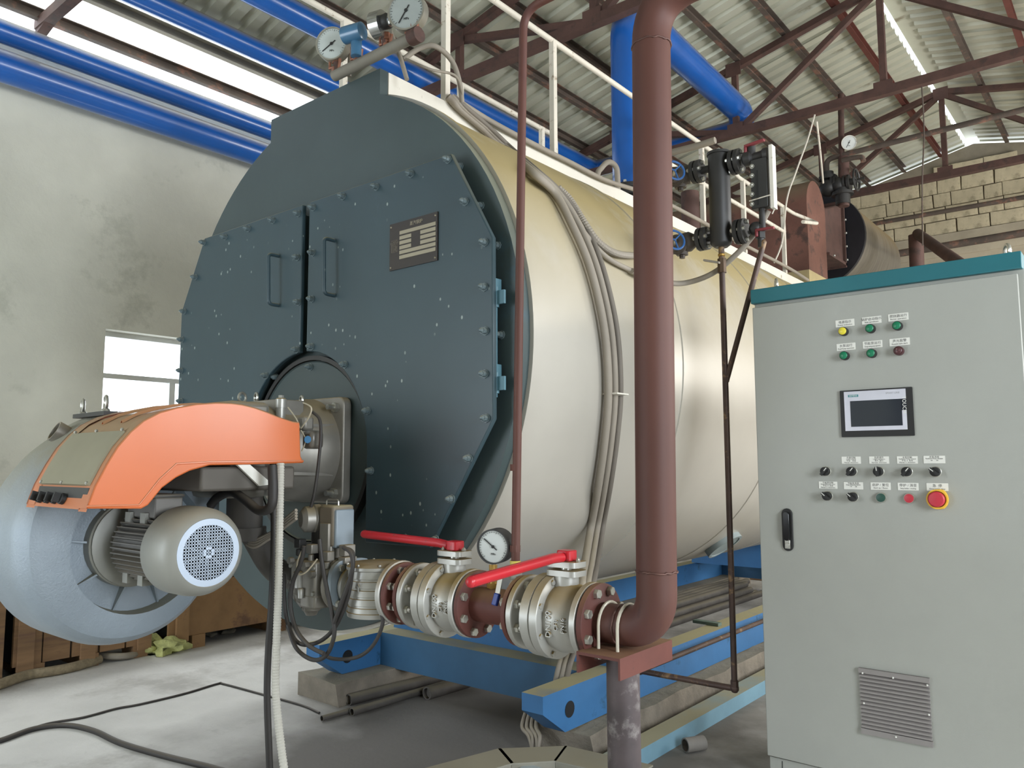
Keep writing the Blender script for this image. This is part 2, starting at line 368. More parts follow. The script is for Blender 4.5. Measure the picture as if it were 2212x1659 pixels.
for x in (-6.33, -5.94, -5.46, -4.98, -4.5, -4.02, -3.54, -3.06, -2.58, -2.1, -1.3, -.8, -.3, .2, .75, 1.3, 1.85, 2.4, 2.85):
    z = roof_z(x)
    g = G(); g.box(x-.025, x+.025, YF, YB, z-.075, z-.07); g.box(x-.025, x-.02, YF, YB, z-.07, z+.01); g.box(x-.025, x+.025, YF, YB, z+.005, z+.012)
    if x == -5.46: continue
    mm = None
    o = g.obj('purlin', m_oxide if x in (-2.1, -.8) else m_panel2 if x == -5.94 else m_purlin, ceil)
# roof trusses
def truss(y, label):
    t = thing('roof_truss', label, 'roof truss', (RX, y, 4.63), 'trusses under the roof')
    zc = 4.63
    def member(n, a, b, w_=.055, h_=.055): G().bar((a[0], y, a[1]), (b[0], y, b[1]), w_, h_, up=(0, 1, 0)).obj(n, m_rust, t)
    g = G(); g.box(WL, WR, y-.045, y-.038, zc-.04, zc+.04); g.box(WL, WR, y-.038, y+.03, zc-.04, zc-.032); g.obj('bottom_chord', m_rust, t)
    for sg in (-1, 1):
        e = WL if sg < 0 else WR
        G().bar((e, y, roof_z(e)-.12), (RX, y, RZ-.12), .06, .07, up=(0, 1, 0)).obj('top_chord', m_rust, t)
    X = (-4.5, -3.1, RX, -.3, 1.1)
    for x in X: member('vertical_strut', (x, zc), (x, roof_z(x)-.12))
    for a, b in (((-6.2, zc), (-4.5, roof_z(-4.5)-.14)), ((-4.5, roof_z(-4.5)-.14), (-3.1, zc)), ((-3.1, zc), (RX, RZ-.14)), ((-.3, zc), (RX, RZ-.14)), ((1.1, roof_z(1.1)-.14), (-.3, zc)), ((2.8, zc), (1.1, roof_z(1.1)-.14))):
        member('diagonal_strut', a, b)
    for x in X:
        G().cbox((x, y-.04, zc+.03), .16, .012, .12).obj('gusset_plate', m_rust, t)
        G().cbox((x, y-.04, roof_z(x)-.15), .16, .012, .14).obj('gusset_plate', m_rust, t)
truss(2.15, 'brown steel roof truss nearest the viewer, its end cutting across the bright skylight')
truss(4.8, 'brown steel roof truss crossing just in front of the upright blue pipe')
truss(7.42, 'brown steel roof truss passing just before the blue pipe elbow, dusty pink bottom chord')
truss(10.1, 'brown steel roof truss farthest back, in front of the block gable')
# ---------------------------------------------------------------- boiler
YD, YP, Y0, Y1 = 2.12, 2.19, 2.235, 7.9
bo = thing('steam_boiler', 'large horizontal steam boiler with cream shell and dark blue-grey bolted front doors', 'boiler', (CX, 5, .31))
# shell with slightly proud lap seams
prof = [(Y0, RS-.05), (Y0, RS+.012), (Y0+.03, RS+.012), (Y0+.032, RS)]
for yy in (3.45, 4.7, 5.95, 7.1): prof += [(yy-.03, RS), (yy-.028, RS+.005), (yy+.0, RS+.005), (yy+.002, RS)]
prof += [(Y1, RS), (Y1, RS-.05)]
G().lathe((CX, 0, CZ), (0, 1, 0), prof, 128).obj('shell', m_shell, bo, ang=25)
# front plate: disc carrying the square hood of the walkway
dx = .41; a0 = math.acos(dx/1.2); pts = []
HT = 3.025
n = 90
for i in range(n+1):
    an = a0-(2*PI-(PI-2*a0))*i/n
    pts.append((CX+1.2*math.cos(an), YP, CZ+1.2*math.sin(an)))
pts += [(CX-dx, YP, HT), (CX+dx, YP, HT)]
G().prism(pts, (0, .045, 0)).obj('front_plate', m_front, bo, ang=30)
# walkway deck box on top
g = G(); zt = HT
g.box(CX-dx, CX+dx, Y0+.005, 7.75, zt-.012, zt)
for s in (-1, 1):
    x = CX+s*dx
    g.box(min(x, x-s*.01), max(x, x-s*.01), Y0+.005, 7.75, 2.86, zt-.012)
g.obj('walkway_deck', m_white, bo)
# doors
zc_, rc = 1.36, .44
def arc(a0, a1, n=14): return [(CX+rc*math.cos(math.radians(a0+(a1-a0)*i/n)), zc_+rc*math.sin(math.radians(a0+(a1-a0)*i/n))) for i in range(n+1)]
dr = [(-2.922, 2.487), (-2.032, 2.487), (-1.822, 2.118), (-1.818, 1.456), (-2.132, .984), (-2.5, .983)]+arc(0, 87.5)
dl = [(2*CX-x+.02, z) for x, z in dr]
dl[0] = (-2.972, 2.487); dl = dl[:6]+[(2*CX-x, z) for x, z in arc(0, 86)]
doors = []
for nm, pts in (('door', dr), ('door', dl)):
    d = G().prism([(x, YD, z) for x, z in pts], (0, .022, 0)).obj(nm, m_door, bo, bevel=.004); doors.append(d)
    cxm = sum(p[0] for p in pts)/len(pts); czm = 1.75
    G().prism([(cxm+(x-cxm)*.93, YD+.022, czm+(z-czm)*.95) for x, z in pts[:6]]+[(x+(.02 if x > CX else -.02), YD+.022, z+.02) for x, z in pts[6:]], (0, .05, 0)).obj('door_backing', m_front, d)
DR, DL = doors
DR['label'] = 'right-hand front door with the data plate'; DL['label'] = 'left-hand front door'
bolts_r = [(963, 343), (883, 374), (808, 402), (736, 423), (672, 447), (1000, 434), (1042, 522), (1041, 619), (1043, 714), (1042, 807), (1045, 903), (1008, 990), (970, 1078), (936, 1166), (671, 545), (669, 645), (668, 748), (740, 787), (789, 887), (796, 1017), (870, 1163)]
bolts_l = [(436, 523), (482, 511), (532, 493), (585, 475), (640, 460), (638, 555), (640, 652), (636, 755), (570, 811), (418, 598), (394, 672), (389, 733), (387, 800), (387, 866)]
bm_ = G().bolt((0, 0, 0), (0, -1, 0), .0125, .034).mesh('door_bolt', mat('painted_bolt', '#5f6e72', .45, .2, var=.1, dust=.7, dcol='#99957f'), 30)
for L_, d in ((bolts_r, DR), (bolts_l, DL)):
    for q in L_:
        p = at(*q, y=YD-.015); o = bpy.data.objects.new('bolt', bm_); COL.objects.link(o); o.parent = d; o.location = (p.x, YD, p.z)
for q in ((672, 793), (598, 815), (754, 1108)):
    p = at(*q, y=2.165); o = bpy.data.objects.new('bolt', bm_); COL.objects.link(o); o.location = (p.x, 2.165, p.z); par(o, bo)
for q in ((987, 357), (1032, 442), (1068, 528), (1076, 722)):     # studs left standing on the plate beyond the door edge
    p = at(*q, y=2.17); o = bpy.data.objects.new('bolt', bm_); COL.objects.link(o); o.location = (p.x, 2.19, p.z); par(o, bo)
for d, a, b in ((DR, (700, 514), (700, 634)), (DL, (580, 548), (580, 656))):
    a, b = at(*a, y=YD-.055), at(*b, y=YD-.055); dxx = .004
    G().tube(fillet([(a.x+.0, YD, a.z), a, b, (b.x, YD, b.z)], .02), .0085, 10).obj('handle', m_door, d)
# hinge
p0, p1 = at(1070, 610, y=2.15), at(1072, 858, y=2.15)
g = G().cyl((p0.x, 2.15, p0.z), (p0.x, 2.15, p1.z), .008, n=10)
for q, h in ((635, .05), (820, .05)):
    z = at(1070, q, y=2.15).z; g.cyl((p0.x, 2.15, z-h), (p0.x, 2.15, z+h*.5), .014, n=10); g.box(p0.x-.02, p0.x+.045, 2.145, 2.155, z-.04, z+.01); g.box(p0.x-.005, p0.x+.012, 2.13, 2.17, z-.012, z+.055)
g.obj('hinge', mat('hinge_blue', '#4f7886', .5, dust=.4), bo)
# data plate
nx0, nx1, nz0, nz1 = -2.372, -2.098, 1.862+.25, 2.34
c0 = at(843, 488, y=YD-.004); c1 = at(945, 562, y=YD-.004); nx0, nx1, nz0, nz1 = c0.x, c1.x, at(945, 563, y=YD).z, at(945, 458, y=YD).z
pl = G().box(nx0, nx1, YD-.006, YD, nz0, nz1).obj('data_plate', mat('plate_dark', '#37312d', .35, .2, var=.08), DR)
wd, hg = nx1-nx0, nz1-nz0; m_bar = mat('plate_bar', '#9a927e', .4, .5, var=.05)
rows = [(.22, .97, .80), (.22, .47, .69), (.22, .47, .585), (.22, .47, .48), (.66, .97, .695), (.66, .97, .59), (.66, .97, .485), (.22, .97, .38), (.22, .97, .275)]
g = G()
for a, b, zf in rows: g.box(nx0+wd*a, nx0+wd*b, YD-.0075, YD-.006, nz0+hg*(zf-.075), nz0+hg*zf)
g.obj('plate_fields', m_bar, DR, label='blank fields of the data plate')
text('plate_lettering', '蒸汽锅炉', hg*.095, (nx0+wd*.57, YD-.0065, nz0+hg*.895), m_bar, DR)
t_ = text('plate_lettering', '产品型号\n额定蒸发量\n额定压力\n额定温度\n制造编号\n制造日期', hg*.05, (nx0+wd*.11, YD-.0065, nz0+hg*.5), mat('plate_faint', '#6d665b', .5), DR)
g = G()
for u in (.03, .96):
    for v in (.06, .93): g.sphere((nx0+wd*u, YD-.006, nz0+hg*v), .0045, 8)
g.obj('plate_rivets', m_bar, DR)
# recessed burner opening
G().ring((CX, 2.155, zc_), (CX, YP, zc_), .405, .425, 64).obj('opening_collar', m_black, bo)
G().lathe((CX, 0, zc_), (0, 1, 0), [(2.165, .395), (2.16, .40), (2.19, .40)], 64).obj('burner_plate', m_front, bo)
# skid
rails = []
for xr, s in ((-2.09, 1), (-3.62, 1)):
    t = .008; yf = 2.76; g = G(); xl = xr-.115
    prof2 = [(yf, .31), (yf, .235), (yf+.16, .125), (8.2, .125), (8.2, .31)]
    g.prism([(xr, y, z) for y, z in prof2], (-t, 0, 0)); g.box(xl, xr-t, yf, 8.2, .302, .31); g.box(xl, xr-t, yf+.16, 8.2, .125, .133)
    g.box(xl, xr-t, yf, yf+.008, .235, .302)
    g.prism([(xl, yf, .235), (xl, yf+.008, .235), (xl, yf+.16, .133), (xl, yf+.16, .125)], (.115-t, 0, 0))
    r_ = g.obj('skid_rail', m_skid, bo); rails.append(r_)
    hx = xr+.001; hy = 2.955
    G().lathe((xr-.002, hy, .215), (1, 0, 0), [(0, .034), (.004, .036), (.0045, .033)], 20).obj('lifting_hole', m_dark, r_)
for yf in (3.2, 7.9):
    G().box(-3.62, -2.205, yf, yf+.008, .128, .302).box(-3.62, -2.205, yf, yf+.14, .302, .31).box(-3.62, -2.205, yf, yf+.14, .12, .128).obj('cross_beam', mat('cross_beam_blue', '#2f5878', .5, var=.1, dust=1., dcol='#8f8666'), bo)
for yf in (3.34, 7.3):       # saddles
    pts = [(CX-.72, yf, .31)]+[(CX+1.2*math.sin(math.radians(a)), yf, CZ-1.2*math.cos(math.radians(a))) for a in range(-36, 37, 6)]+[(CX+.72, yf, .31)]
    G().prism(pts, (0, .02, 0)).obj('saddle', m_skid, bo)
    for s in (-1, -.35, .35, 1): G().box(CX+s*.6-.01, CX+s*.6+.01, yf+.02, yf+.2, .31, CZ-math.sqrt(1.2**2-(s*.6)**2)+.01).obj('saddle_rib', m_skid, bo)
# blowdown stub under the shell
p = at(1335, 1225, y=4.55)
G().lathe((-2.32, 5.0, .82), (.45, 0, -.6), [(-.1, .13), (.10, .13), (.10, .11), (.095, .11)], 28).obj('inspection_nozzle', mat('nozzle_paint', '#8e9a9c', .45), bo)
G().lathe((-2.42, 4.3, .78), (.35, 0, -.8), [(-.1, .06), (.12, .06)], 20).obj('inspection_nozzle', mat('nozzle_paint', '#8e9a9c', .45), bo)
# gusset web at the front right under the shell
G().prism([(-2.12, 3.36, .31), (-2.30, 3.36, .31), (-2.36, 3.36, .78), (-2.25, 3.36, .62)], (0, .02, 0)).obj('saddle_rib', m_skid, bo)

# concrete plinths
def plinth(x0, x1, y0, y1, h, label):
    g = G(); ny = 40; vs = []; cr = [(x0, 0), (x0+.01, h), (x0+.35*(x1-x0), h), (x0+.7*(x1-x0), h), (x1-.01, h), (x1, 0)]
    for i in range(ny+1):
        y = y0+(y1-y0)*(i/ny)
        for k, (x, z) in enumerate(cr):
            n1 = noise.noise(V((x*4, y*5, z*9)))*.02; n2 = noise.noise(V((x*9+5, y*7, z*3)))*.012
            e = (.07*noise.noise(V((x*3, 1, z*14)))-.03) if i == 0 else 0
            vs.append((x+n1*(k in (0, 1, 4, 5)), y+(e if z > 0 else e*.3), max(0, z+n2*(z > 0))))
    c = len(cr); g.add(vs, [(i*c+k, i*c+k+1, (i+1)*c+k+1, (i+1)*c+k) for i in range(ny) for k in range(c-1)]+[tuple(range(c)), tuple(ny*c+k for k in range(c))])
    return tag(g.obj('concrete_plinth', m_conc, None, ang=25), label, 'plinth', 'plinths under the boiler skid')
plinth(-2.33, -1.98, 3.0, 8.3, .122, 'rough concrete plinth under the right-hand blue skid rail, behind the pipe stand')
plinth(-3.86, -3.48, 2.80, 8.3, .122, 'rough concrete plinth under the left-hand blue skid rail, below the burner cables')
# ---------------------------------------------------------------- walkway railings
def railing(x, label, runs, post_ys, top, extra=None):
    t = thing('handrail', label, 'handrail', (x, post_ys[0], HT), 'white handrails on the boiler top')
    for pth in runs: G().tube(fillet(pth, .06), .0165, 10).obj('rail', m_rail, t)
    for y in post_ys: G().box(x-.016, x+.016, y-.016, y+.016, HT, top(y)).obj('post', m_rail, t)
    return t
top = lambda y: 3.715
railing(-2.54, 'white handrail along the near edge of the boiler top, ending in a looped lower rail',
        [[(-2.54, 2.3, 3.715), (-2.54, 5.66, 3.715)], [(-2.54, 5.66, 3.715), (-2.54, 6.1, 3.65)], [(-2.54, 6.1, 3.65), (-2.54, 7.35, 3.66), (-2.42, 7.5, 3.6), (-2.3, 7.3, 3.5), (-2.3, 6.9, 3.42)], [(-2.54, 4.7, 3.40), (-2.54, 7.1, 3.42)]], [2.61, 3.49, 5.4, 6.17, 7.08],
        lambda y: 3.71 if y < 5.9 else 3.65)
railing(-3.33, 'white handrail along the far edge of the boiler top, behind the gauges',
        [[(-3.33, 2.2, 3.745), (-3.33, 4.6, 3.73), (-3.33, 4.62, 3.1)], [(-3.33, 4.9, 3.55), (-3.33, 7.2, 3.55)]], [2.62, 3.56, 4.43, 5.4, 6.4], lambda y: 3.74 if y < 4.6 else 3.55)

# ---------------------------------------------------------------- blue clad steam pipes
def strapped(name, path, r, label, fil=.3, n=28):
    t = thing(name, label, 'pipe', path[0], 'blue clad steam pipes')
    pp = fillet(path, fil, 8); G().tube(pp, r, n).obj('cladding', m_bluepipe, t, ang=40)
    return t
t = strapped('steam_pipe', [(-2.94, 5.0, 3.30), (-2.94, 5.0, 4.80), (-3.13, 7.62, 4.93), (-3.14, 7.64, 4.72)], .125, 'blue clad steam pipe rising upright from the boiler top and turning back under the roof')
g = G(); g.cyl((-2.94, 5, 3.0), (-2.94, 5, 3.32), .085, n=24)
for z in (3.06, 3.12, 3.26, 3.31): g.cyl((-2.94, 5, z), (-2.94, 5, z+.035), .165, n=28)
pieces('flange_bolt', G().cyl((0, 0, 0), (0, 0, .33), .012, n=6).mesh('flange_bolt', m_chrome), t, [(-2.94+.135*math.cos(k*PI/4+.3), 5+.135*math.sin(k*PI/4+.3), 3.04) for k in range(8)])
g.obj('flange', m_black, t)
strapped('steam_header', [(-3.10, 7.64, 4.78), (-4.97, 7.66, 4.78), (-4.98, 7.4, 4.78), (-4.98, -2.9, 4.80)], .095, 'long blue clad pipe resting on the truss chords, running along behind the boiler top', .2)
strapped('steam_header', [(-5.62, 8.5, 4.75), (-5.62, -2.9, 4.75)], .085, 'blue clad pipe next to the bright skylight, parallel to the left wall')
strapped('wall_pipe', [(-6.18, 8.5, 4.12), (-6.18, -2.9, 4.12)], .115, 'lower, thicker of the two blue pipes running along the top of the plastered wall')
strapped('wall_pipe', [(-6.24, 8.5, 4.40), (-6.24, -2.9, 4.40)], .085, 'upper, thinner of the two blue pipes running along the top of the plastered wall')

# ---------------------------------------------------------------- economiser on the boiler rear
ec = thing('flue_duct', 'rusty arched flue duct with bolted side flange on the boiler rear', 'duct', (-3.2, 8, 3.03))
y0, y1, zb, zt = 7.72, 8.28, 3.16, 3.86; ar = [(y0, zb), (y1, zb), (y1, zt)]+[((y0+y1)/2+.28*math.cos(math.radians(a)), zt+.29*math.sin(math.radians(a))) for a in range(15, 180, 15)]+[(y0, zt)]
G().prism([(-4.6, y, z) for y, z in ar], (2.07, 0, 0)).obj('duct_body', mat('rusty_plate', '#6e4a3e', .7, .1, var=.2, vs=3, rust=.3, rcol='#4c3831', dust=.9, dcol='#83725a', dlo=.1, bump=.1), ec, ang=25)
G().box(-4.6, -2.5, 7.62, 8.4, 3.03, 3.16).obj('base_box', mat('cream_dusty', '#a8986f', .7), ec)
G().prism([(-2.53, 8.28, 3.47), (-2.53, 8.87, 3.47), (-2.53, 8.87, 4.14), (-2.53, 8.28, 3.95)], (-.35, 0, 0)).obj('side_box', m_rust, ec, bevel=.02)
g = G().box(-2.9, -2.50, 8.84, 8.87, 3.42, 4.17).box(-2.9, -2.50, 8.28, 8.87, 3.44, 3.47).obj('flange_plate', m_rust, ec)
pieces('bolt', hexmesh((1, 0, 0), .013, .02, m_chrome), ec, [(-2.50, 8.85, z) for z in (3.5, 3.65, 3.8, 3.95)]+[(-2.50, 8.4, 3.455)])
dr_ = thing('economiser', 'dark round-ended vessel with stainless body behind the rusty duct', 'vessel', (-2.84, 9.5, 2.5))
G().lathe((-2.84, 0, 3.785), (0, 1, 0), [(8.93, .53), (10.45, .53)], 48).obj('vessel_body', mat('stainless_streaked', '#85817a', .3, .7, var=.2, vs=3, stretch=(1, 8, 1), dust=.9, dcol='#8d7a57', dlo=-.1), dr_)
G().lathe((-2.84, 0, 3.785), (0, 1, 0), [(8.90, .535), (8.935, .54)], 48).obj('end_plate', mat('black_end', '#26262b', .45, .2, var=.25, vs=3, dust=.2), dr_)
G().box(-3.1, -2.6, 9.1, 9.4, 2.5, 3.35).obj('support_foot', m_rust, dr_)
# valve cluster and gauge above it
vc = thing('safety_valve_cluster', 'dark pipework cluster with handwheel above the rusty duct', 'valve', (-2.4, 8.5, 4.1))
P8 = lambda px, py: at(px, py, y=8.45)
g = G(); a = P8(1822, 430); b = P8(1820, 285); g.cyl((a.x, 8.45, a.z-.08), (b.x, 8.45, P8(1820, 340).z), .055, n=16); g.cyl((a.x, 8.45, P8(1820, 345).z), (b.x, 8.45, 5.2), .03, n=12); g.obj('riser', m_rust, vc)
g = G(); pth = [P8(1786, 385), P8(1785, 345), P8(1815, 336), P8(2230, 232)]; g.tube(fillet([(q.x, 8.45, q.z) for q in pth], .1), .028, 12).obj('vent_line', m_purlin, vc)
pth = [P8(1822, 350), P8(1850, 343), P8(1866, 342), P8(1868, 352)]; G().tube(fillet([(q.x, 8.4, q.z) for q in pth], .06), .026, 12).obj('side_outlet', m_purlin, vc)
g = G()
for q, w_ in ((385, .09), (376, .06), (400, .07)):
    c = P8(1788, q); g.cyl((c.x, 8.45, c.z-.02), (c.x, 8.45, c.z+.02), w_, n=16)
c = P8(1790, 405); g.sphere((c.x, 8.45, c.z), .10, 12); c2 = P8(1812, 400); g.sphere((c2.x, 8.45, c2.z), .09, 12)
for px in (1800, 1806, 1826, 1834):
    c = P8(px, 395); g.cyl((c.x-.012, 8.45, c.z), (c.x+.012, 8.45, c.z), .085, n=16)
g.cyl((P8(1780, 395).x, 8.45, P8(1780, 395).z), (P8(1850, 392).x, 8.45, P8(1850, 392).z), .035, n=12)
c = P8(1820, 418); g.cyl((c.x, 8.45, 4.0), (c.x, 8.45, c.z+.05), .075, n=16); g.cyl((c.x, 8.45, c.z-.02), (c.x, 8.45, c.z+.01), .11, n=18)
g.obj('valve_bodies', m_black, vc)
c = P8(1850, 388); g = G().torus((c.x, 8.45, c.z), (1, 0, 0), .11, .012, 20, 6); g.cyl((c.x-.1, 8.45, c.z), (c.x+.08, 8.45, c.z), .012, n=8); g.box(c.x-.006, c.x+.006, 8.34, 8.56, c.z-.01, c.z+.01); g.box(c.x-.006, c.x+.006, 8.44, 8.46, c.z-.11, c.z+.11); g.obj('handwheel', m_black, vc)

# ---------------------------------------------------------------- dial gauges
def gauge(label, c, d, r, needle, rim, face='#c3cac8', stem=None, depth=.045, group='dial gauges', up=.0):
    """c centre of the dial face, d facing direction"""
    c, d = V(c), V(d).normalized(); t = thing('pressure_gauge', label, 'gauge', c-V((0, 0, r+.06)), group)
    G().lathe(c-d*depth, d, [(0, r*.86), (0, r), (depth+.004, r), (depth+.004, r*.92), (depth-.004, r*.9)], 32, True).obj('case', rim, t)
    G().cyl(c-d*.004, c-d*.002, r*.92, n=32).obj('dial', mat('dial_'+face[1:], face, .3), t)
    sx = V((0, 0, 1)).cross(d).normalized(); uz = d.cross(sx).normalized()
    if uz.z < 0: uz = -uz
    g = G(); a = math.radians(needle); v = sx*math.cos(a)+uz*math.sin(a)
    g.bar(c-v*r*.3+d*.001, c+v*r*.72+d*.001, r*.06, .001, up=d); g.cyl(c, c+d*.003, r*.09, n=10); g.obj('needle', m_ink, t)
    g = G()
    for k in range(0, 28):
        a = math.radians(225-k*10); v = sx*math.cos(a)+uz*math.sin(a); q = .74 if k % 5 == 0 else .79
        g.bar(c+v*r*q+d*.0, c+v*r*.85+d*.0, r*.018, .001, up=d)
    g.obj('scale_marks', m_ink, t)
    fm = Matrix((sx, uz, d)).transposed().to_4x4()
    if (sx.cross(uz)).dot(d) < 0: fm = Matrix((-sx, uz, d)).transposed().to_4x4()
    text('dial_lettering', 'MPa', r*.17, c-uz*r*.42, m_ink, t, face=fm, extrude=.0003)
    return t
# ---------------------------------------------------------------- gauge manifold over the boiler front
ym = 2.15
A0, A1 = at(716, 188, y=ym), at(892, 98, y=ym)
mt = thing('manifold_pipe', 'dusty grey manifold pipe slanting along the hood top under the gauges', 'pipe', (A0.x, ym, A0.z))
dirm = (V(A1)-V(A0)); zl = 3.06
xa, xb = at(722, 183, y=ym).x, at(895, 97, y=ym).x
G().tube([(xa, ym, zl), (xb, ym, zl+.0)], .024, 14).obj('manifold_body', mat('dusty_grey_metal', '#7d786d', .7, var=.15), mt)
G().cyl((xb-.02, ym, zl), (xb+.03, ym, zl), .033, n=14).obj('end_cap', m_rust, mt)
for px in (727, 772, 832, 890):
    x = at(px, 150, y=ym).x; G().cyl((x, ym, zl), (x, ym, zl+.06), .016, n=10).obj('coupling', m_rust, mt)
def cock(px0, py0, px1, py1):
    a, b = at(px0, py0, y=ym), at(px1, py1, y=ym); g = G(); g.cyl((a.x, ym, zl+.03), (b.x, ym, b.z), .011, n=10); m_ = (V(a)+V(b))/2
    zz = (zl+b.z)/2; x = (a.x+b.x)/2
    g.hexa((x, ym, zz-.03), (0, 0, 1), .019, .025); g.hexa((x, ym, zz+.015), (0, 0, 1), .017, .03); g.cyl((x-.03, ym-.01, zz), (x-.03, ym-.01, zz+.055), .006, n=8); g.cyl((x-.035, ym-.01, zz+.0), (x, ym, zz), .006, n=8); g.cyl((x+.02, ym, zz-.02), (x+.03, ym, zz+.03), .007, n=8)
    return g
fd = (.35, -1, -.12)
c = at(716, 94, y=ym-.03); t = gauge('round steel gauge at the left end of the manifold, beside the blue pressure switch', c, (.52, -1, -.1), .076, 215, mat('steel_case', '#a09d92', .35, .6), face='#b9c0bd'); cock(728, 180, 722, 128).obj('gauge_cock', m_copper, t)
c = at(877, 22, y=ym-.03); t = gauge('large round gauge at the top edge of the photograph, right end of the manifold', c, (.42, -1, -.1), .083, 235, mat('steel_case', '#a09d92', .35, .6), face='#9fa6a3'); cock(893, 92, 890, 55).obj('gauge_cock', m_copper, t)
c = at(811, 57, y=ym-.03); t = gauge('small chromed gauge turned sideways, second from the right on the manifold', c, (-1, -.25, 0), .058, 180, mat('chrome_case', '#b9bab8', .15, .9), face='#cfd2d2')
cock(838, 125, 832, 80).obj('gauge_cock', m_copper, t)
c = V(c); G().lathe((c.x+.045, c.y, c.z), (1, .2, 0), [(0, .03), (.03, .033), (.05, .02)], 14).obj('rear_case', m_black, t)
c2 = at(845, 42, y=ym-.03); G().sphere((c2.x, c2.y, c2.z), .022, 10, (1, 1, 1.4)).obj('chromed_plug', mat('chrome_case', '#b9bab8', .15, .9), t)
# blue pressure switch
c = V(at(770, 80, y=ym-.02)); sw = thing('pressure_switch', 'blue cylindrical pressure switch standing on the manifold between gauges', 'switch', (c.x, ym, zl))
G().lathe((c.x-.05, c.y-.03, c.z+.01), (1, .25, 0), [(0, .032), (.004, .038), (.10, .038), (.104, .03)], 20).obj('housing', mat('switch_blue', '#3f6f92', .35, var=.15, coat=.4), sw)
G().cyl((c.x, ym-.02, c.z-.09), (c.x, ym-.02, c.z), .024, n=14).obj('neck', mat('switch_blue', '#3f6f92', .35), sw)
cock(772, 155, 772, 110).obj('siphon', m_copper, sw)
# conduits at the gauges
def hose(label, pts, r, m, cat='conduit', group=None, name='flexible_conduit', k=8, n=10, ribs=False):
    p = spline(pts, k)
    g = G()
    if ribs:
        q = []; L = 0
        for a, b in zip(p[:-1], p[1:]):
            s = max(1, int((b-a).length/.0045))
            for i in range(s): q.append(a+(b-a)*i/s)
        q.append(p[-1]); N_ = len(q)
        g.tube(q, lambda t: r*(1 if int(round(t*(N_-1))) % 2 else .86), n)
    else: g.tube(p, r, n)
    o = g.obj(name, m, None, ang=60 if not ribs else 20); return tag(o, label, cat, group)
def at_y(L, y): return [at(a, b, y=y) for a, b in L]
hose('grey conduit dropping behind the manifold from the small chromed gauge', at_y([(838, 55), (850, 85), (865, 125), (879, 172)], 2.25), .010, m_greyhose)
hose('grey conduit from the blue pressure switch down to the hood', at_y([(757, 90), (756, 120), (754, 165)], 2.2), .010, m_greyhose)
hose('grey hose arching from the manifold end over and down beside the near handrail post', [at(872, 128, y=2.3), at(905, 105, y=2.35), at(940, 100, y=2.4), at(975, 130, y=2.5), at(992, 175, y=2.55), at(998, 220, y=2.6)], .012, m_greyhose)
hose('thin grey cable looping from the manifold to the handrail foot', [at(872, 125, y=2.3), at(930, 150, y=2.35), at(985, 165, y=2.5), at(1000, 215, y=2.6)], .006, m_greyhose)

# ---------------------------------------------------------------- bundle of conduits down the shell
mainp = [(975, 208), (1000, 232), (1050, 275), (1100, 322), (1150, 365), (1205, 415), (1250, 480), (1285, 560), (1310, 650), (1325, 740), (1330, 850), (1322, 950), (1308, 1050), (1292, 1140)]
labs = ['grey conduit, leftmost of the bundle strapped down the boiler shell', 'grey conduit in the middle of the bundle strapped down the boiler shell', 'dark conduit along the right of the bundle strapped down the boiler shell']
for k, (off, r, mm, up) in enumerate(((-16, .017, m_greyhose, 0), (-2, .015, m_greyhose, 2), (10, .013, mat('dark_conduit', '#6d665d', .7), 0))):
    P_ = []
    for i, (a, b) in enumerate(mainp):
        s = .45 if i < 6 else 1
        P_.append(on_shell(a+off*s, b-off*.15*s, RS+.022+r*.4) if i > 3 else at(a+off*s, b-off*.4*s, x=CX+dx+.03+.01*k) if i > 0 else at(a+off*s, b, x=CX+dx+.02))
    e = P_[-1]
    P_ += [at(1278+off, 1225, y=e.y-.25), at(1262+off*.8, 1300, y=e.y-.7), at(1240+off*.7, 1390, y=3.15), at(1222+off*.8, 1440, y=3.1)]
    P_ += [P_[-1]+V((-.03, .0, -.14)), V((P_[-1].x-.03, 3.1, .02))]
    hose(labs[k], P_, r, mm, group='conduits down the boiler shell')
sh = lambda L, r: [on_shell(a, b, RS+r) for a, b in L]
hose('ribbed grey conduit branching off the bundle and sagging behind the big brown pipe', sh([(1205, 405), (1232, 432), (1262, 480), (1290, 520), (1325, 545), (1365, 552), (1420, 548)], .03), .016, m_greyhose, ribs=True)
hose('thin grey cable branching off the bundle, lower than the ribbed one', sh([(1208, 410), (1225, 440), (1260, 500), (1310, 555), (1365, 585)], .02), .011, m_greyhose)
P_ = [on_shell(1365, 585, RS+.03), on_shell(1420, 605, RS+.05)]+at_y([(1475, 612), (1540, 590), (1600, 540), (1640, 490), (1660, 455)], 3.42)
hose('grey cable sagging from the shell up to the water level gauge', P_, .013, m_greyhose)
hose('grey conduit lying along the foot of the white walkway trim', [at(a, b, x=CX+dx+.03) for a, b in ((985, 215), (1060, 262), (1150, 310), (1230, 350), (1310, 390), (1400, 420), (1500, 470), (1600, 525), (1700, 577), (1745, 605))], .014, m_greyhose)
g = G(); c = on_shell(1322, 852); g.box(c.x-.045, c.x+.05, c.y-.04, c.y+.05, c.z-.003, c.z+.003)
tag(g.obj('cable_tie', m_white), 'pale tie around the conduit bundle at mid height of the shell', 'cable tie')

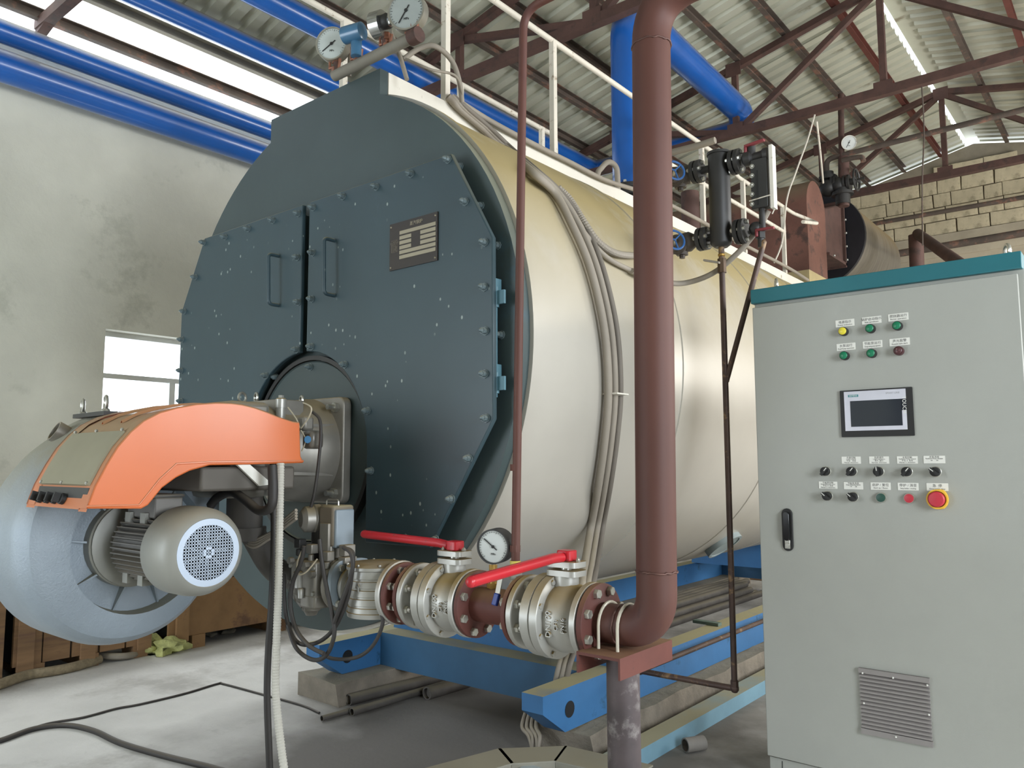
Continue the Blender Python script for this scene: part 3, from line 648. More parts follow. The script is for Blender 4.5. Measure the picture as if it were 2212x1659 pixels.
# ---------------------------------------------------------------- burner
XF = -2.95
bn = thing('gas_burner', 'large grey gas burner with orange cover and round fan housing on the boiler front', 'burner', (-2.9, 1.3, .64))
cy, cz = 1.405, 1.01
TAB = [(-35, .372), (-90, .374), (-180, .385), (-220, .407), (-243, .43), (-261, .475), (-272, .50)]
def loop(ins):
    L_ = []
    for th in range(-35, -273, -6):
        for (a0_, r0_), (a1_, r1_) in zip(TAB[:-1], TAB[1:]):
            if a1_ <= th <= a0_: r = r0_+(r1_-r0_)*(th-a0_)/(a1_-a0_); break
        t = math.radians(th); L_.append((cy+(r-ins)*math.cos(t), cz+(r-ins)*math.sin(t)))
    return L_+[(1.48, 1.515-ins), (1.80, 1.52-ins), (1.80, 1.19+ins), (1.74, 1.15+ins*.5), (1.735, 1.0)]
secs = [(-3.33, .06), (-3.31, .02), (-3.28, 0), (-3.04, 0), (-2.99, .012), (-2.96, .035), (XF, .065)]
base = loop(0); N_ = len(base); g = G(); vs = []
for x, ins in secs:
    for yy, zz in loop(ins): vs.append((x, yy, zz))
fs = []
for k in range(len(secs)-1):
    for i in range(N_): fs.append((k*N_+i, k*N_+(i+1) % N_, (k+1)*N_+(i+1) % N_, (k+1)*N_+i))
fs.append(tuple(range(N_))[::-1])
# front face with round inlet: bridge outline to a circle by angle
iy, iz, ir = 1.43, 1.0, .25; nb = len(vs); last = (len(secs)-1)*N_
for i in range(N_):
    p = vs[last+i]; a = math.atan2(p[2]-iz, p[1]-iy); vs.append((XF, iy+ir*math.cos(a), iz+ir*math.sin(a)))
for i in range(N_): fs.append((last+i, last+(i+1) % N_, nb+(i+1) % N_, nb+i))
n2 = len(vs)
for i in range(N_): p = vs[nb+i]; vs.append((XF-.055, iy+(p[1]-iy)*.97, iz+(p[2]-iz)*.97))
for i in range(N_): fs.append((nb+i, nb+(i+1) % N_, n2+(i+1) % N_, n2+i))
fs.append(tuple(n2+i for i in range(N_)))
vol = g.add(vs, fs).obj('fan_housing', m_volute, bn, ang=32)
g = G()
for k in range(9):
    a = math.radians(k*40+12); c_, s_ = math.cos(a), math.sin(a)
    g.prism([(XF-.055, iy+.14*c_, iz+.14*s_), (XF-.012, iy+.14*c_, iz+.14*s_), (XF-.045, iy+.243*c_, iz+.243*s_), (XF-.055, iy+.243*c_, iz+.243*s_)], (0, -s_*.007, c_*.007))
g.obj('inlet_ribs', m_volute, vol)
G().lathe((0, cy, cz), (1, 0, 0), [(-3.01, .16), (XF-.01, .16), (XF-.005, .155), (XF+.005, .155), (XF+.01, .14)], 40).obj('motor_flange', m_motor, bn)
mo = G().cyl((-2.9, cy, cz), (-2.61, cy, cz), .105, n=30).obj('motor', m_fins, bn)
g = G()
for k in range(44):
    a = 2*PI*k/44
    if -.5 < math.sin(a) < .86 or True:
        c_, s_ = math.cos(a), math.sin(a); g.prism([(-2.88, cy+.102*c_-s_*.0018, cz+.102*s_+c_*.0018), (-2.63, cy+.102*c_-s_*.0018, cz+.102*s_+c_*.0018), (-2.63, cy+.131*c_-s_*.0014, cz+.131*s_+c_*.0014), (-2.86, cy+.131*c_-s_*.0014, cz+.131*s_+c_*.0014)], (0, s_*.0035, -c_*.0035))
g.obj('cooling_fins', m_fins, mo)
g = G(); g.cbox((-2.75, cy-.03, cz+.14), .20, .10, .07); g.cbox((-2.75, cy-.03, cz+.18), .21, .11, .012); g.obj('terminal_box', m_fins, mo, bevel=.006)
lug = G().cbox((0, 0, 0), .035, .045, .045).mesh('mounting_lug', m_motor)
pieces('mounting_lug', lug, mo, [(x, cy+.122*math.cos(math.radians(a)), cz+.122*math.sin(math.radians(a))) for a in (55, 125, 235, 305) for x in (-2.82, -2.71)])
fc = G().lathe((0, cy, cz), (1, 0, 0), [(-2.605, .108), (-2.61, .144), (-2.60, .148), (-2.52, .148), (-2.48, .144), (-2.455, .134), (-2.44, .121), (-2.435, .112), (-2.438, .108), (-2.448, .106)], 56, False).obj('fan_cover', m_motor, mo, ang=50)
mw = mat('grille_white', '#b9c6d6', .4, .2, var=.02)
g = G().ring((-2.446, cy, cz), (-2.436, cy, cz), .090, .110, 56); p_ = .0099
for i in range(-9, 10):
    u = i*p_; h = math.sqrt(max(0, .091**2-u*u)); g.box(-2.4395, -2.437, cy+u-.0016, cy+u+.0016, cz-h, cz+h); g.box(-2.4395, -2.437, cy-h, cy+h, cz+u-.0016, cz+u+.0016)
for q in ((-1, 0), (1, 0)): g.box(-2.4385, -2.4362, cy+q[0]*.014-.003, cy+q[0]*.014+.003, cz-.017, cz+.017)
for q in (-1, 1): g.box(-2.4385, -2.4362, cy-.017, cy+.017, cz+q*.014-.003, cz+q*.014+.003)
g.obj('grille', mw, mo)
g = G()
for k in range(9):
    a = 2*PI*k/9; c_, s_ = math.cos(a), math.sin(a); g.prism([(-2.49, cy+.02*c_, cz+.02*s_), (-2.46, cy+.02*c_, cz+.02*s_), (-2.46, cy+.08*c_, cz+.08*s_), (-2.49, cy+.08*c_, cz+.08*s_)], (0, -s_*.006, c_*.006))
g.cyl((-2.5, cy, cz), (-2.455, cy, cz), .022, n=14); g.obj('cooling_fan', m_volute, mo)
G().cyl((-2.52, cy, cz), (-2.515, cy, cz), .1, n=30).obj('fan_well', m_dark, mo)
# orange cover
XR, XL = -2.50, -2.97
outer = [(187, 1099), (192, 1085), (205, 1050), (230, 1003), (254, 964), (282, 932), (310, 908), (345, 890), (381, 880), (425, 872), (467, 869), (500, 870), (523, 873), (551, 880), (579, 890), (600, 899), (617, 905), (633, 910), (648, 912)]
lower = [(650, 985), (657, 1000), (560, 1003), (454, 1005), (411, 1017), (381, 1032), (351, 1054), (321, 1091), (306, 1099)]
O3 = [at(a, b, x=XR) for a, b in outer]; L3 = [at(a, b, x=XR) for a, b in lower]
cv = G().prism([(XR, p.y, p.z) for p in O3+L3], (-.012, 0, 0)).obj('cover', m_orange, bn, bevel=.005)
# raised crease along the lower edge of the side
cr = [at(a, b, x=XR) for a, b in ((187, 1094), (300, 1091), (345, 1035), (381, 1002), (450, 998), (655, 996))]
G().tube([(XR, p.y, p.z) for p in cr], .0035, 6).obj('cover_crease', m_orange, cv)
g = G(); 
for xa_, xb_ in ((XR-.002, XR-.06), (XL+.07, XL)):
    vs = []; 
    for p in O3: vs += [(xa_, p.y, p.z), (xb_, p.y, p.z)]
    for p in O3: vs += [(xa_, p.y+.0, p.z-.01), (xb_, p.y, p.z-.01)]
    n_ = len(O3); f_ = [(2*i, 2*i+1, 2*i+3, 2*i+2) for i in range(n_-1)]+[(2*n_+2*i, 2*n_+2*i+2, 2*n_+2*i+3, 2*n_+2*i+1) for i in range(n_-1)]
    g.add(vs, f_)
g.prism([(XL, p.y, p.z) for p in O3+L3], (.012, 0, 0)); g.obj('cover_edge', m_orange, cv)
g = G(); vs = []
for i, p in enumerate(O3):
    d_ = .006 if i > 5 else .004; vs += [(XR-.055, p.y, p.z-d_), (XL+.065, p.y, p.z-d_)]
g.add(vs, [(2*i, 2*i+1, 2*i+3, 2*i+2) for i in range(len(O3)-1)]); g.obj('cover_top', m_orange, cv)
g = G(); vs = []
for p in O3[2:6]: vs += [(XR-.035, p.y-.006, p.z+.004), (XL+.055, p.y-.006, p.z+.004)]
for p in O3[2:6]: vs += [(XR-.035, p.y+.002, p.z-.002), (XL+.055, p.y+.002, p.z-.002)]
g.add(vs, [(2*i, 2*i+1, 2*i+3, 2*i+2) for i in range(3)]+[(8+2*i, 8+2*i+2, 8+2*i+3, 8+2*i+1) for i in range(3)]+[(0, 8, 9, 1), (6, 7, 15, 14), (0, 2, 10, 8), (2, 4, 12, 10), (4, 6, 14, 12), (1, 9, 11, 3), (3, 11, 13, 5), (5, 13, 15, 7)])
pa = g.obj('inspection_panel', m_panelbeige, cv)
pieces('screw', G().sphere((0, 0, 0), .006, 8).mesh('screw', m_chrome), pa, [(x, p.y-.004, p.z+.008) for p in (O3[2], O3[5]) for x in (XR-.05, (XR+XL)/2, XL+.07)])
for x0_, x1_ in ((-2.66, -2.645), (-2.80, -2.785)):
    g = G(); vs = []
    for p in O3[6:12]: vs += [(x0_, p.y, p.z-.004), (x1_, p.y, p.z-.004), ((x0_+x1_)/2, p.y, p.z+.006)]
    g.add(vs, [(3*i, 3*i+2, 3*i+5, 3*i+3) for i in range(5)]+[(3*i+2, 3*i+1, 3*i+4, 3*i+5) for i in range(5)]); g.obj('cover_ridge', m_orange, cv)
p0, p2 = O3[0], O3[2]
cp = G().prism([(XR-.03, p0.y+.004, p0.z), (XR-.03, p2.y-.004, p2.z-.006), (XR-.03, p2.y+.03, p2.z-.02), (XR-.03, p0.y+.03, p0.z)], (XL-XR+.09, 0, 0)).obj('control_strip', m_black, cv)
for k in range(4):
    x = XL+.11+k*.058; y_, z_ = p0.y+(p2.y-p0.y)*.35, p0.z+(p2.z-p0.z)*.35; nrm = V((0, -(p2.z-p0.z), (p2.y-p0.y))).normalized()
    kn = G().lathe((x, y_, z_), nrm, [(0, .018), (.012, .018), (.014, .014)], 16).bar(V((x, y_, z_))+nrm*.012, V((x, y_, z_))+nrm*.034, .008, .03).obj('knob', m_ink, cp)
    G().cbox((x, y_+.022, z_+.040), .018, .012, .016).obj('indicator', m_lab, cp)
# ends of the cover flange
# throat and plate
plx, plz = -2.925, 1.357
pf = G().rounded((plx, 2.115, plz), 'y', .56, .45, .035, .045).obj('mounting_plate', m_cast, bn, bevel=.006)
for sx_, sz_ in ((1, 1), (1, -1), (-1, 1), (-1, -1)):
    x, z = plx+sx_*.235, plz+sz_*.18
    G().hexa((x, 2.115, z), (0, -1, 0), .021, .018).cyl((x, 2.1, z), (x, 2.065, z), .0115, n=12).obj('bolt', m_chrome, pf)
th_ = G().lathe((plx+.04, 0, plz), (0, 1, 0), [(1.70, .165), (1.76, .19), (1.98, .19), (2.0, .205), (2.03, .215), (2.10, .225), (2.12, .225)], 48).obj('throat', m_cast, bn)
for a in (-28, 28):
    an = math.radians(a); G().bar((plx+.04+.195*math.cos(an), 1.76, plz+.195*math.sin(an)), (plx+.04+.22*math.cos(an), 2.1, plz+.22*math.sin(an)), .008, .012).obj('throat_rib', m_cast, th_)
G().box(-2.93, -2.53, 1.42, 1.80, 1.205, 1.29).obj('belly_box', mat('belly_grey', '#57524b', .6, var=.15), bn, bevel=.01)
G().box(-3.15, -2.70, 1.62, 1.80, 1.17, 1.54).obj('air_housing', m_cast, bn, bevel=.02)
G().prism([(-2.51, 1.54, 1.30), (-2.51, 1.59, 1.30), (-2.51, 1.69, 1.225), (-2.51, 1.635, 1.22)], (-.012, 0, 0)).obj('bracket', m_lab, bn)
G().cyl((-2.83, 1.78, 1.02), (-2.83, 1.78, 1.2), .07, n=20).cyl((-2.83, 1.78, 1.0), (-2.83, 1.78, 1.05), .085, n=20).obj('gas_inlet_elbow', mat('elbow_dark', '#4f4b46', .6, var=.2), bn)
q0, q1 = at(530, 868, y=1.87), at(598, 905, y=1.87)
G().box(q0.x, q1.x, 1.87, 2.0, 1.46, q0.z).obj('servo_box', m_cast, bn, bevel=.004)
# eye bolts
def eye(parent, c, R=.022, r=.0055, ax=(0, 1, 0), m=None):
    c = V(c); G().torus(c+V((0, 0, R+r)), ax, R, r, 20, 8).lathe(c+V((0, 0, -.004)), (0, 0, 1), [(0, r*2.6), (r*1.2, r*2.4), (r*2.2, r*1.3)], 12).obj('eye_bolt', m or m_chrome, parent)
zb = 1.50
a = at(178, 893, z=zb+.002); b = at(228, 887, z=zb+.002)
d_ = (b-a).normalized(); G().bar(a-d_*.03-V((0, 0, .012)), b+d_*.05-V((0, 0, .012)), .05, .016).obj('lifting_bar', m_black, bn)
for p in (a, b): eye(bn, p, .024, .0065, (.25, 1, 0))
for px, py, y_, ax in ((523, 872, 1.84, (1, .2, 0)), (553, 872, 1.93, (.3, 1, 0)), (651, 876, 2.02, (.3, 1, 0))):
    p = at(px, py, y=y_); eye(bn, p, .020 if py < 875 else .017, .0055, ax)
# inlet stub on the left of the housing
c = V(at(140, 938, x=-3.2)); G().lathe(c+V((0, .08, -.05)), (-.1, -.75, .42), [(0, .04), (.13, .04), (.13, .034), (.03, .033)], 24, False).obj('sight_tube', m_cast, bn)
# silver capsule above the gas damper
c0, c1 = V(at(609, 905, y=1.87)), V(at(607, 865, y=1.87))
G().lathe((c1.x, 1.87, c0.z-.04), (0, 0, 1), [(0, .017), (.05, .017), (.05, .019), (.085, .019), (.085, .022), (.12, .022), (.125, .016)], 20).hexa((c1.x, 1.87, c0.z+.08), (0, 0, 1), .011, .016).obj('uv_cell', m_silver, bn)
# air pressure switch with blue cap and thin leads
c = V(at(676, 950, y=1.86)); sw = G().cbox(c, .065, .06, .07).obj('air_pressure_switch', mat('smoked_plastic', '#5c5850', .3, coat=.4), bn, bevel=.014)
sw.location = (0, 0, 0)
G().cyl((c.x+.012, c.y-.031, c.z+.0), (c.x+.014, c.y-.035, c.z), .014, n=16).obj('blue_cap', mat('cap_blue', '#4a86b5', .4), sw)
c = V(at(660, 915, y=1.9)); G().cbox(c, .05, .05, .06).obj('ignition_plug_box', m_cast, bn, bevel=.012)
for L_, r, lb in (([(650, 925), (668, 900), (672, 880), (655, 870)], .003, 'thin cream lead curling up from the blue-capped switch, uppermost of the three'), ([(650, 930), (660, 950), (652, 975)], .003, 'thin cream lead bending down along the end of the orange cover'), ([(622, 880), (640, 905), (648, 925)], .0028, 'thin cream lead slanting away from the silver capsule on the burner')):
    hose(lb, at_y(L_, 1.83), r, mat('cream_wire', '#b5ab95', .6), 'wire', 'thin leads at the burner head', 'wire')
hose('black twin cable hanging from the burner head to the gas valve', at_y([(675, 890), (690, 905), (693, 940), (688, 1000), (680, 1060), (672, 1095)], 1.84), .006, m_rubber, 'cable', None, 'cable')
# ---------------------------------------------------------------- gas train, axis along X at y=1.9
yt, zt = 1.9, .858
def fl(g, x0, x1, r, n=40): g.lathe((0, yt, zt), (1, 0, 0), [(x0, r-.003), (x0+.002, r), (x1-.002, r), (x1, r-.003)], n); return g
def bolts(parent, x, d, R, n, r=.012, h=.014, ph=22.5, name='flange_bolt', m=None):
    pieces(name, hexmesh((d, 0, 0), r, h, m or m_chrome), parent, [(x, yt+R*math.cos(math.radians(ph+360*k/n)), zt+R*math.sin(math.radians(ph+360*k/n))) for k in range(n)])
def studs(g, x0, x1, R, n, ph=22.5):
    pieces('stud', G().cyl((0, 0, 0), (x1-x0, 0, 0), .008, n=8).mesh('stud', m_chrome), g, [(x0, yt+R*math.cos(math.radians(ph+360*k/n)), zt+R*math.sin(math.radians(ph+360*k/n))) for k in range(n)])
def ball_valve(x0, x1, xs, label, lev):
    """x0 left flange face, x1 right flange face, xs stem"""
    t = thing('ball_valve', label, 'valve', (xs, yt, zt-.12), 'flanged ball valves of the gas line')
    body = G().lathe((0, yt, zt), (1, 0, 0), [(x0+.02, .062), (xs-.055, .068), (xs-.05, .075)], 40, False).lathe((0, yt, zt), (1, 0, 0), [(xs-.02, .092), (xs, .098), (xs+.03, .096), (xs+.055, .085), (x1-.03, .066), (x1-.012, .062)], 44, False)
    body.obj('body', m_silver, t)
    fl(G(), x0, x0+.02, .108).obj('flange', m_silver, t)
    fl(G(), x1-.02, x1, .106).obj('flange', m_silver, t)
    fl(G(), xs-.085, xs-.052, .118).obj('body_flange', m_silver, t)
    fl(G(), xs-.049, xs-.02, .120).obj('body_flange', m_silver, t)
    bolts(t, xs-.02, 1, .108, 8, .0085, .006, name='body_screw', m=m_silver)
    studs(t, x0+.018, x0+.045, .088, 8)
    bolts(t, x0+.02, 1, .088, 8, .013, .013, name='flange_nut')
    g = G().cyl((xs, yt, zt+.08), (xs, yt, zt+.125), .036, n=24); g.obj('bonnet', m_silver, t)
    for z, rr in ((zt+.118, .052), (zt+.143, .050)):
        G().rounded((xs, yt, z), 'z', .105, .075, .018, .016).obj('bonnet_plate', m_silver, t)
    G().cyl((xs, yt, zt+.13), (xs, yt, zt+.165), .016, n=14).bolt((xs+.04, yt, zt+.155), (0, 0, 1), .008, .016).bolt((xs-.04, yt-.01, zt+.155), (0, 0, 1), .008, .016).obj('stem', m_chrome, t)
    hub = V((xs, yt, zt+.172)); e = V(lev)
    lv = G().rounded((xs+.002, yt, zt+.160), 'z', .05, .045, .012, .03); lv.obj('lever_hub', m_red, t, bevel=.003)
    G().tube([hub+(e-hub)*.06, hub+(e-hub)*.16+V((0, 0, .004)), e], .0145, 12).sphere(e, .0145, 10).obj('lever', m_red, t)
    rot = Matrix.Rotation(PI/2, 4, 'X')
    fmx = Matrix.Translation((0, 0, 0)) @ Matrix.Rotation(math.radians(90-14), 4, 'X') @ Matrix.Rotation(PI/2, 4, 'Z')
    for k, (s, dz) in enumerate((('DN100', .0), ('CF8', .026), ('PN16', .045))):
        an = math.radians(-8); text('cast_lettering', s, .024 if k == 0 else .018, (xs+.006+dz, yt-.088+(.0 if k < 2 else .006), zt-.005), m_silver, t, face=Matrix.Rotation(PI/2, 4, 'X') @ Matrix.Rotation(PI/2, 4, 'Z'), extrude=.012)
    return t
ball_valve(-1.957, -1.708, -1.795, 'silver ball valve below the data-plate door, red lever pointing left along the pipe', (-2.245, 1.9, 1.045))
ball_valve(-1.493, -1.252, -1.350, 'silver ball valve next to the big brown pipe elbow, red lever pointing at the viewer', (-1.315, 1.45, 1.012))
# filter
ft = thing('gas_filter', 'silver ribbed gas filter with round bolted lid left of the first valve', 'filter', (-2.17, yt, .78))
cxf = -2.175; g = G()
pr = [(0, .100)]
for k in range(4): z = .018+k*.030; pr += [(z, .100), (z+.002, .096), (z+.008, .096), (z+.010, .100)]
pr += [(.142, .100), (.146, .106), (.156, .106), (.160, .098), (.166, .09)]
g.lathe((cxf, yt, .785), (0, 0, 1), pr, 48); g.obj('body', m_silver, ft)
G().lathe((cxf, yt, .765), (0, 0, 1), [(0, .075), (.004, .10), (.02, .104), (.022, .1)], 40).obj('lid', m_silver, ft)
g = G()
for k in range(8):
    a = math.radians(k*45+10); g.sphere((cxf+.1*math.cos(a), yt+.1*math.sin(a), .948), .006, 8)
g.obj('lid_screws', m_chrome, ft)
fl(G(), -2.300, -2.285, .075).cyl((-2.29, yt, zt), (-2.25, yt, zt), .055, n=24).obj('inlet', m_silver, ft)
fl(G().cyl((-2.10, yt, zt), (-2.06, yt, zt), .058, n=24), -2.062, -2.042, .108).obj('flange', m_silver, ft)
g = G().bar((cxf+.02, yt-.1, .86), (cxf+.02, yt-.1, .885), .004, .004).bar((cxf+.014, yt-.1, .878), (cxf+.02, yt-.1, .887), .004, .004).bar((cxf+.026, yt-.1, .878), (cxf+.02, yt-.1, .887), .004, .004); g.obj('flow_arrow', m_silver, ft)
# spools of red-brown pipe
def spool(x0, x1, label, left=True, right=True, cat='pipe'):
    t = thing('pipe_spool', label, cat, ((x0+x1)/2, yt, zt-.1), 'brown spools of the gas line')
    G().cyl((x0, yt, zt), (x1, yt, zt), .054, n=32).obj('tube', m_oxide, t)
    for a, b, d, s in ((x0, x0+.018, 1, left), (x1-.018, x1, -1, right)):
        if s: fl(G(), a, b, .104).obj('flange', m_oxide, t); bolts(t, b if d > 0 else a, d, .086, 8, .0135, .013)
    return t
spool(-2.038, -1.962, 'short brown flanged spool between the ribbed filter and the first ball valve')
sp = spool(-1.703, -1.498, 'brown flanged spool between the two ball valves, carrying the dial gauge')
for k, (x, l) in enumerate(((-2.040, 'dark gasket between the filter flange and its brown counterflange'), (-1.9595, 'dark gasket on the left side of the first ball valve'), (-1.7055, 'dark gasket on the right side of the first ball valve'), (-1.4955, 'dark gasket on the left side of the second ball valve'), (-1.25, 'dark gasket on the right side of the second ball valve'))):
    t = tag(G().lathe((0, yt, zt), (1, 0, 0), [(x-.0025, .1), (x+.0025, .1)], 36).obj('gasket', m_ink), l, 'gasket', 'gaskets of the gas line')
# small blue-handled cock and dial gauge on the spool
ck = thing('gauge_cock', 'small steel cock with a blue sleeve handle under the dial gauge', 'valve', (-1.62, yt, zt+.05))
g = G().cyl((-1.63, yt, zt+.045), (-1.63, yt, zt+.13), .012, n=12); g.hexa((-1.63, yt, zt+.055), (0, 0, 1), .02, .015); g.hexa((-1.63, yt, zt+.085), (0, 0, 1), .018, .02); g.obj('body', m_brass, ck)
q0, q1, q2 = at(1083, 1238, y=1.86), at(1075, 1282, y=1.84), at(1068, 1308, y=1.83)
G().bar(q0, q1, .018, .003, up=(0, 1, 0)).obj('lever', m_chrome, ck); G().bar(q1, q2, .02, .012, up=(0, 1, 0)).obj('sleeve', mat('blue_sleeve', '#1c3a8c', .4), ck, bevel=.003)
c = at(1065, 1181, y=1.875)
gg = gauge('black-rimmed dial gauge standing on the gas line between the red levers', c, (.28, -1, -.02), .054, 142, m_black, face='#c5c9c6', depth=.05)
c = V(c); g = G().cyl((-1.63, yt, zt+.125), (-1.63, yt, c.z-.04), .009, n=10); g.hexa((-1.63, yt, c.z-.078), (0, 0, 1), .013, .02); g.obj('stem', m_brass, gg)
G().cyl((-1.63, yt, zt+.128), (-1.63, yt, zt+.143), .015, n=14).obj('washer', m_lab, gg)
# thin vent riser
tv = thing('vent_riser', 'thin rust-brown riser pipe left of the big pipe, bending right at the top', 'pipe', (-1.54, yt, .92))
G().tube(fillet([(-1.541, yt, .955), (-1.499, yt, 2.76), (-.2, yt, 2.80)], .07), .0135, 14).obj('tube', m_pipe, tv)
g = G()
for px, py in ((1113, 1010), (1113, 1185)): c = at(px, py, y=yt); g.hexa((c.x, yt, c.z-.01), (0, 0, 1), .016, .02, 8)
g.obj('coupling', m_pipe, tv)
g = G().hexa((-1.541, yt, .95), (0, 0, 1), .021, .02, 8).hexa((-1.541, yt, .915), (0, 0, 1), .02, .02).cyl((-1.541, yt, .905), (-1.541, yt, .96), .015, n=10); g.obj('union', m_silver, tv)
G().cyl((-1.541, yt, .968), (-1.541, yt, 1.003), .0165, n=16).obj('yellow_tape', mat('yellow_tape', '#c7b552', .5, var=.15, vs=40), tv)
G().cyl((-1.541, yt, zt+.04), (-1.541, yt, .91), .014, n=12).obj('nipple', m_brass, tv)
# big brown riser
br = thing('gas_riser', 'big red-brown gas pipe rising full height in front of the boiler', 'pipe', (-1.05, yt, .8))
G().tube(fillet([(-1.262, yt, zt), (-1.058, yt, zt), (-1.036, yt, 2.62), (.4, yt, 2.62)], .135, 12), .054, 40).obj('tube', m_pipe, br)
fl(G(), -1.248, -1.228, .106).obj('flange', m_oxide, br)
bolts(br, -1.228, 1, .088, 8, .0135, .014)
g = G(); 
for c, ax in (((-1.055, yt, 1.012), (0, 0, 1)), ((-1.165, yt, zt), (1, 0, 0)), ((-1.037, yt, 2.475), (0, 0, 1))):
    c = V(c); ax = V(ax); a = ax.orthogonal().normalized(); b = ax.cross(a); P_ = []
    for k in range(60):
        an = 2*PI*k/60; P_.append(c+(a*math.cos(an)+b*math.sin(an))*.0545+ax*random.uniform(-.002, .002))
    g.tube(P_, lambda t: .0028, 6, closed=True) if False else g.tube(P_+[P_[0]], lambda t: random.uniform(.0022, .0036), 6)
g.obj('weld_bead', mat('weld', '#5b4039', .5, .3, var=.3, vs=60), br, ang=80)
# support stand
st = thing('pipe_stand', 'dark scorched pipe stand with rusty channel head and two pale U-bolts', 'stand', (-1.165, yt, 0))
G().cyl((-1.165, yt, .012), (-1.165, yt, .775), .045, n=32).obj('post', m_post, st)
G().box(-1.25, -1.08, yt-.085, yt+.085, 0, .012).obj('foot_plate', m_rust, st)
ch = G().box(-1.235, -1.10, yt-.12, yt+.16, .792, .80); ch.box(-1.235, -1.229, yt-.12, yt+.16, .745, .792); ch.box(-1.106, -1.10, yt-.12, yt+.16, .745, .792)
ch.obj('channel_head', m_oxide, st)
for x in (-1.205, -1.145):
    P_ = [(x, yt-.058, .778), (x, yt-.058, zt)]+[(x, yt-.058*math.cos(math.radians(a)), zt+.058*math.sin(math.radians(a))) for a in range(15, 180, 15)]+[(x, yt+.058, zt), (x, yt+.058, .778)]
    G().tube(P_, .0045, 8).obj('u_bolt', mat('pale_bolt', '#c6bfae', .4, .2), st)
# double solenoid valve block and actuators
sv = thing('solenoid_valve', 'dusty grey double gas valve with actuators and cable plugs beneath the burner', 'valve', (-2.47, yt, .76))
g = G(); g.cyl((-2.56, yt, zt), (-2.32, yt, zt), .068, n=28); g.cbox((-2.47, yt-.03, zt+.02), .15, .14, .13); g.cyl((-2.50, yt-.09, zt-.03), (-2.50, yt-.06, zt-.03), .045, n=20); g.cbox((-2.44, yt-.06, zt-.06), .09, .08, .05); g.obj('valve_body', m_cast, sv, bevel=.008)
G().lathe((0, yt, zt), (1, 0, 0), [(-2.345, .082), (-2.33, .088), (-2.325, .088)], 32).rounded((-2.322, yt, zt+.01), 'x', .20, .17, .06, .018).obj('oval_flange', mat('flange_bluegrey', '#8f9ba3', .4, .4, dust=.4), sv)
bolts(sv, -2.304, 1, .088, 4, .013, .012, 40)
G().lathe((0, yt, zt), (1, 0, 0), [(-2.39, .075), (-2.365, .098), (-2.36, .098), (-2.352, .09)], 32).obj('valve_collar', m_cast, sv)
G().lathe((-2.505, yt-.03, 1.09), (-.35, -1, 0), [(-.05, .04), (-.02, .055), (0, .055), (.005, .05), (.035, .048), (.05, .03)], 28).obj('regulator_head', m_cast, sv)
G().rounded((-2.475, yt+.0, 1.09), 'y', .13, .11, .02, .012).obj('regulator_plate', m_cast, sv, bevel=.003)
G().cyl((-2.49, yt, .92), (-2.49, yt, 1.05), .04, n=18).obj('regulator_neck', m_black, sv)
G().cbox((-2.405, yt+.0, 1.07), .085, .10, .15).obj('actuator', mat('actuator_brown', '#6b6254', .55, dust=.5), sv, bevel=.01)
G().cbox((-2.367, yt+.0, 1.06), .03, .085, .14).obj('actuator_cover', mat('actuator_grey', '#7f8a92', .45), sv, bevel=.006)
G().cbox((-2.41, yt-.01, .96), .07, .08, .08).obj('actuator_base', m_cast, sv, bevel=.006)
for x, z, mm in ((-2.53, 1.0, m_black), (-2.455, .985, m_cast), (-2.36, .965, m_cast)):
    G().cbox((x, yt-.07, z), .034, .032, .034).cyl((x, yt-.075, z-.02), (x, yt-.075, z-.045), .011, n=10).obj('cable_plug', mm, sv, bevel=.003)
G().cbox((-2.315, yt-.02, .985), .035, .05, .04).cbox((-2.312, yt-.02, .95), .04, .055, .025).obj('pressure_switch_box', m_cast, sv, bevel=.003)
G().lathe((-2.49, yt-.10, .845), (0, 0, 1), [(0, .018), (.05, .018), (.055, .022), (.06, .016)], 14).lathe((-2.465, yt-.11, .81), (0, 0, 1), [(0, .01), (.03, .012), (.035, .009)], 10).obj('test_nipple', m_silver, sv)
G().prism([(-2.60, yt-.06, .80), (-2.53, yt-.06, .76), (-2.54, yt-.06, .88)], (0, .012, 0)).obj('bracket', m_cast, sv)
G().tube(fillet([(-2.565, yt, zt), (-2.79, yt, zt), (-2.83, 1.82, 1.02)], .09), .05, 20).obj('outlet_elbow', mat('elbow_dark', '#4f4b46', .6, var=.2), sv)
for x, z, r_ in ((-2.44, .93, .016), (-2.40, .90, .014), (-2.53, .94, .013)): G().hexa((x, yt-.10, z), (0, -1, 0), r_, .02).obj('port_plug', m_cast, sv)
G().lathe((-2.52, yt-.02, .78), (0, 0, -1), [(0, .035), (.03, .035), (.035, .028), (.05, .02)], 18).obj('spring_pot', m_cast, sv)
G().tube(fillet([(-2.44, yt-.02, 1.145), (-2.44, yt-.02, 1.165), (-2.37, yt-.02, 1.165), (-2.37, yt-.02, 1.145)], .012), .003, 6).obj('wire_bail', m_chrome, sv)
G().cbox((-2.40, yt-.055, 1.03), .05, .012, .10).obj('actuator_plate', m_cast, sv, bevel=.002)
pieces('body_screw', hexmesh((0, -1, 0), .008, .008, m_chrome), sv, [(-2.54, yt-.10, .92), (-2.40, yt-.10, .92), (-2.54, yt-.10, .83), (-2.40, yt-.10, .83)])
text('cast_lettering', 'IN', .02, (-2.545, yt-.105, .86), m_silver, sv)
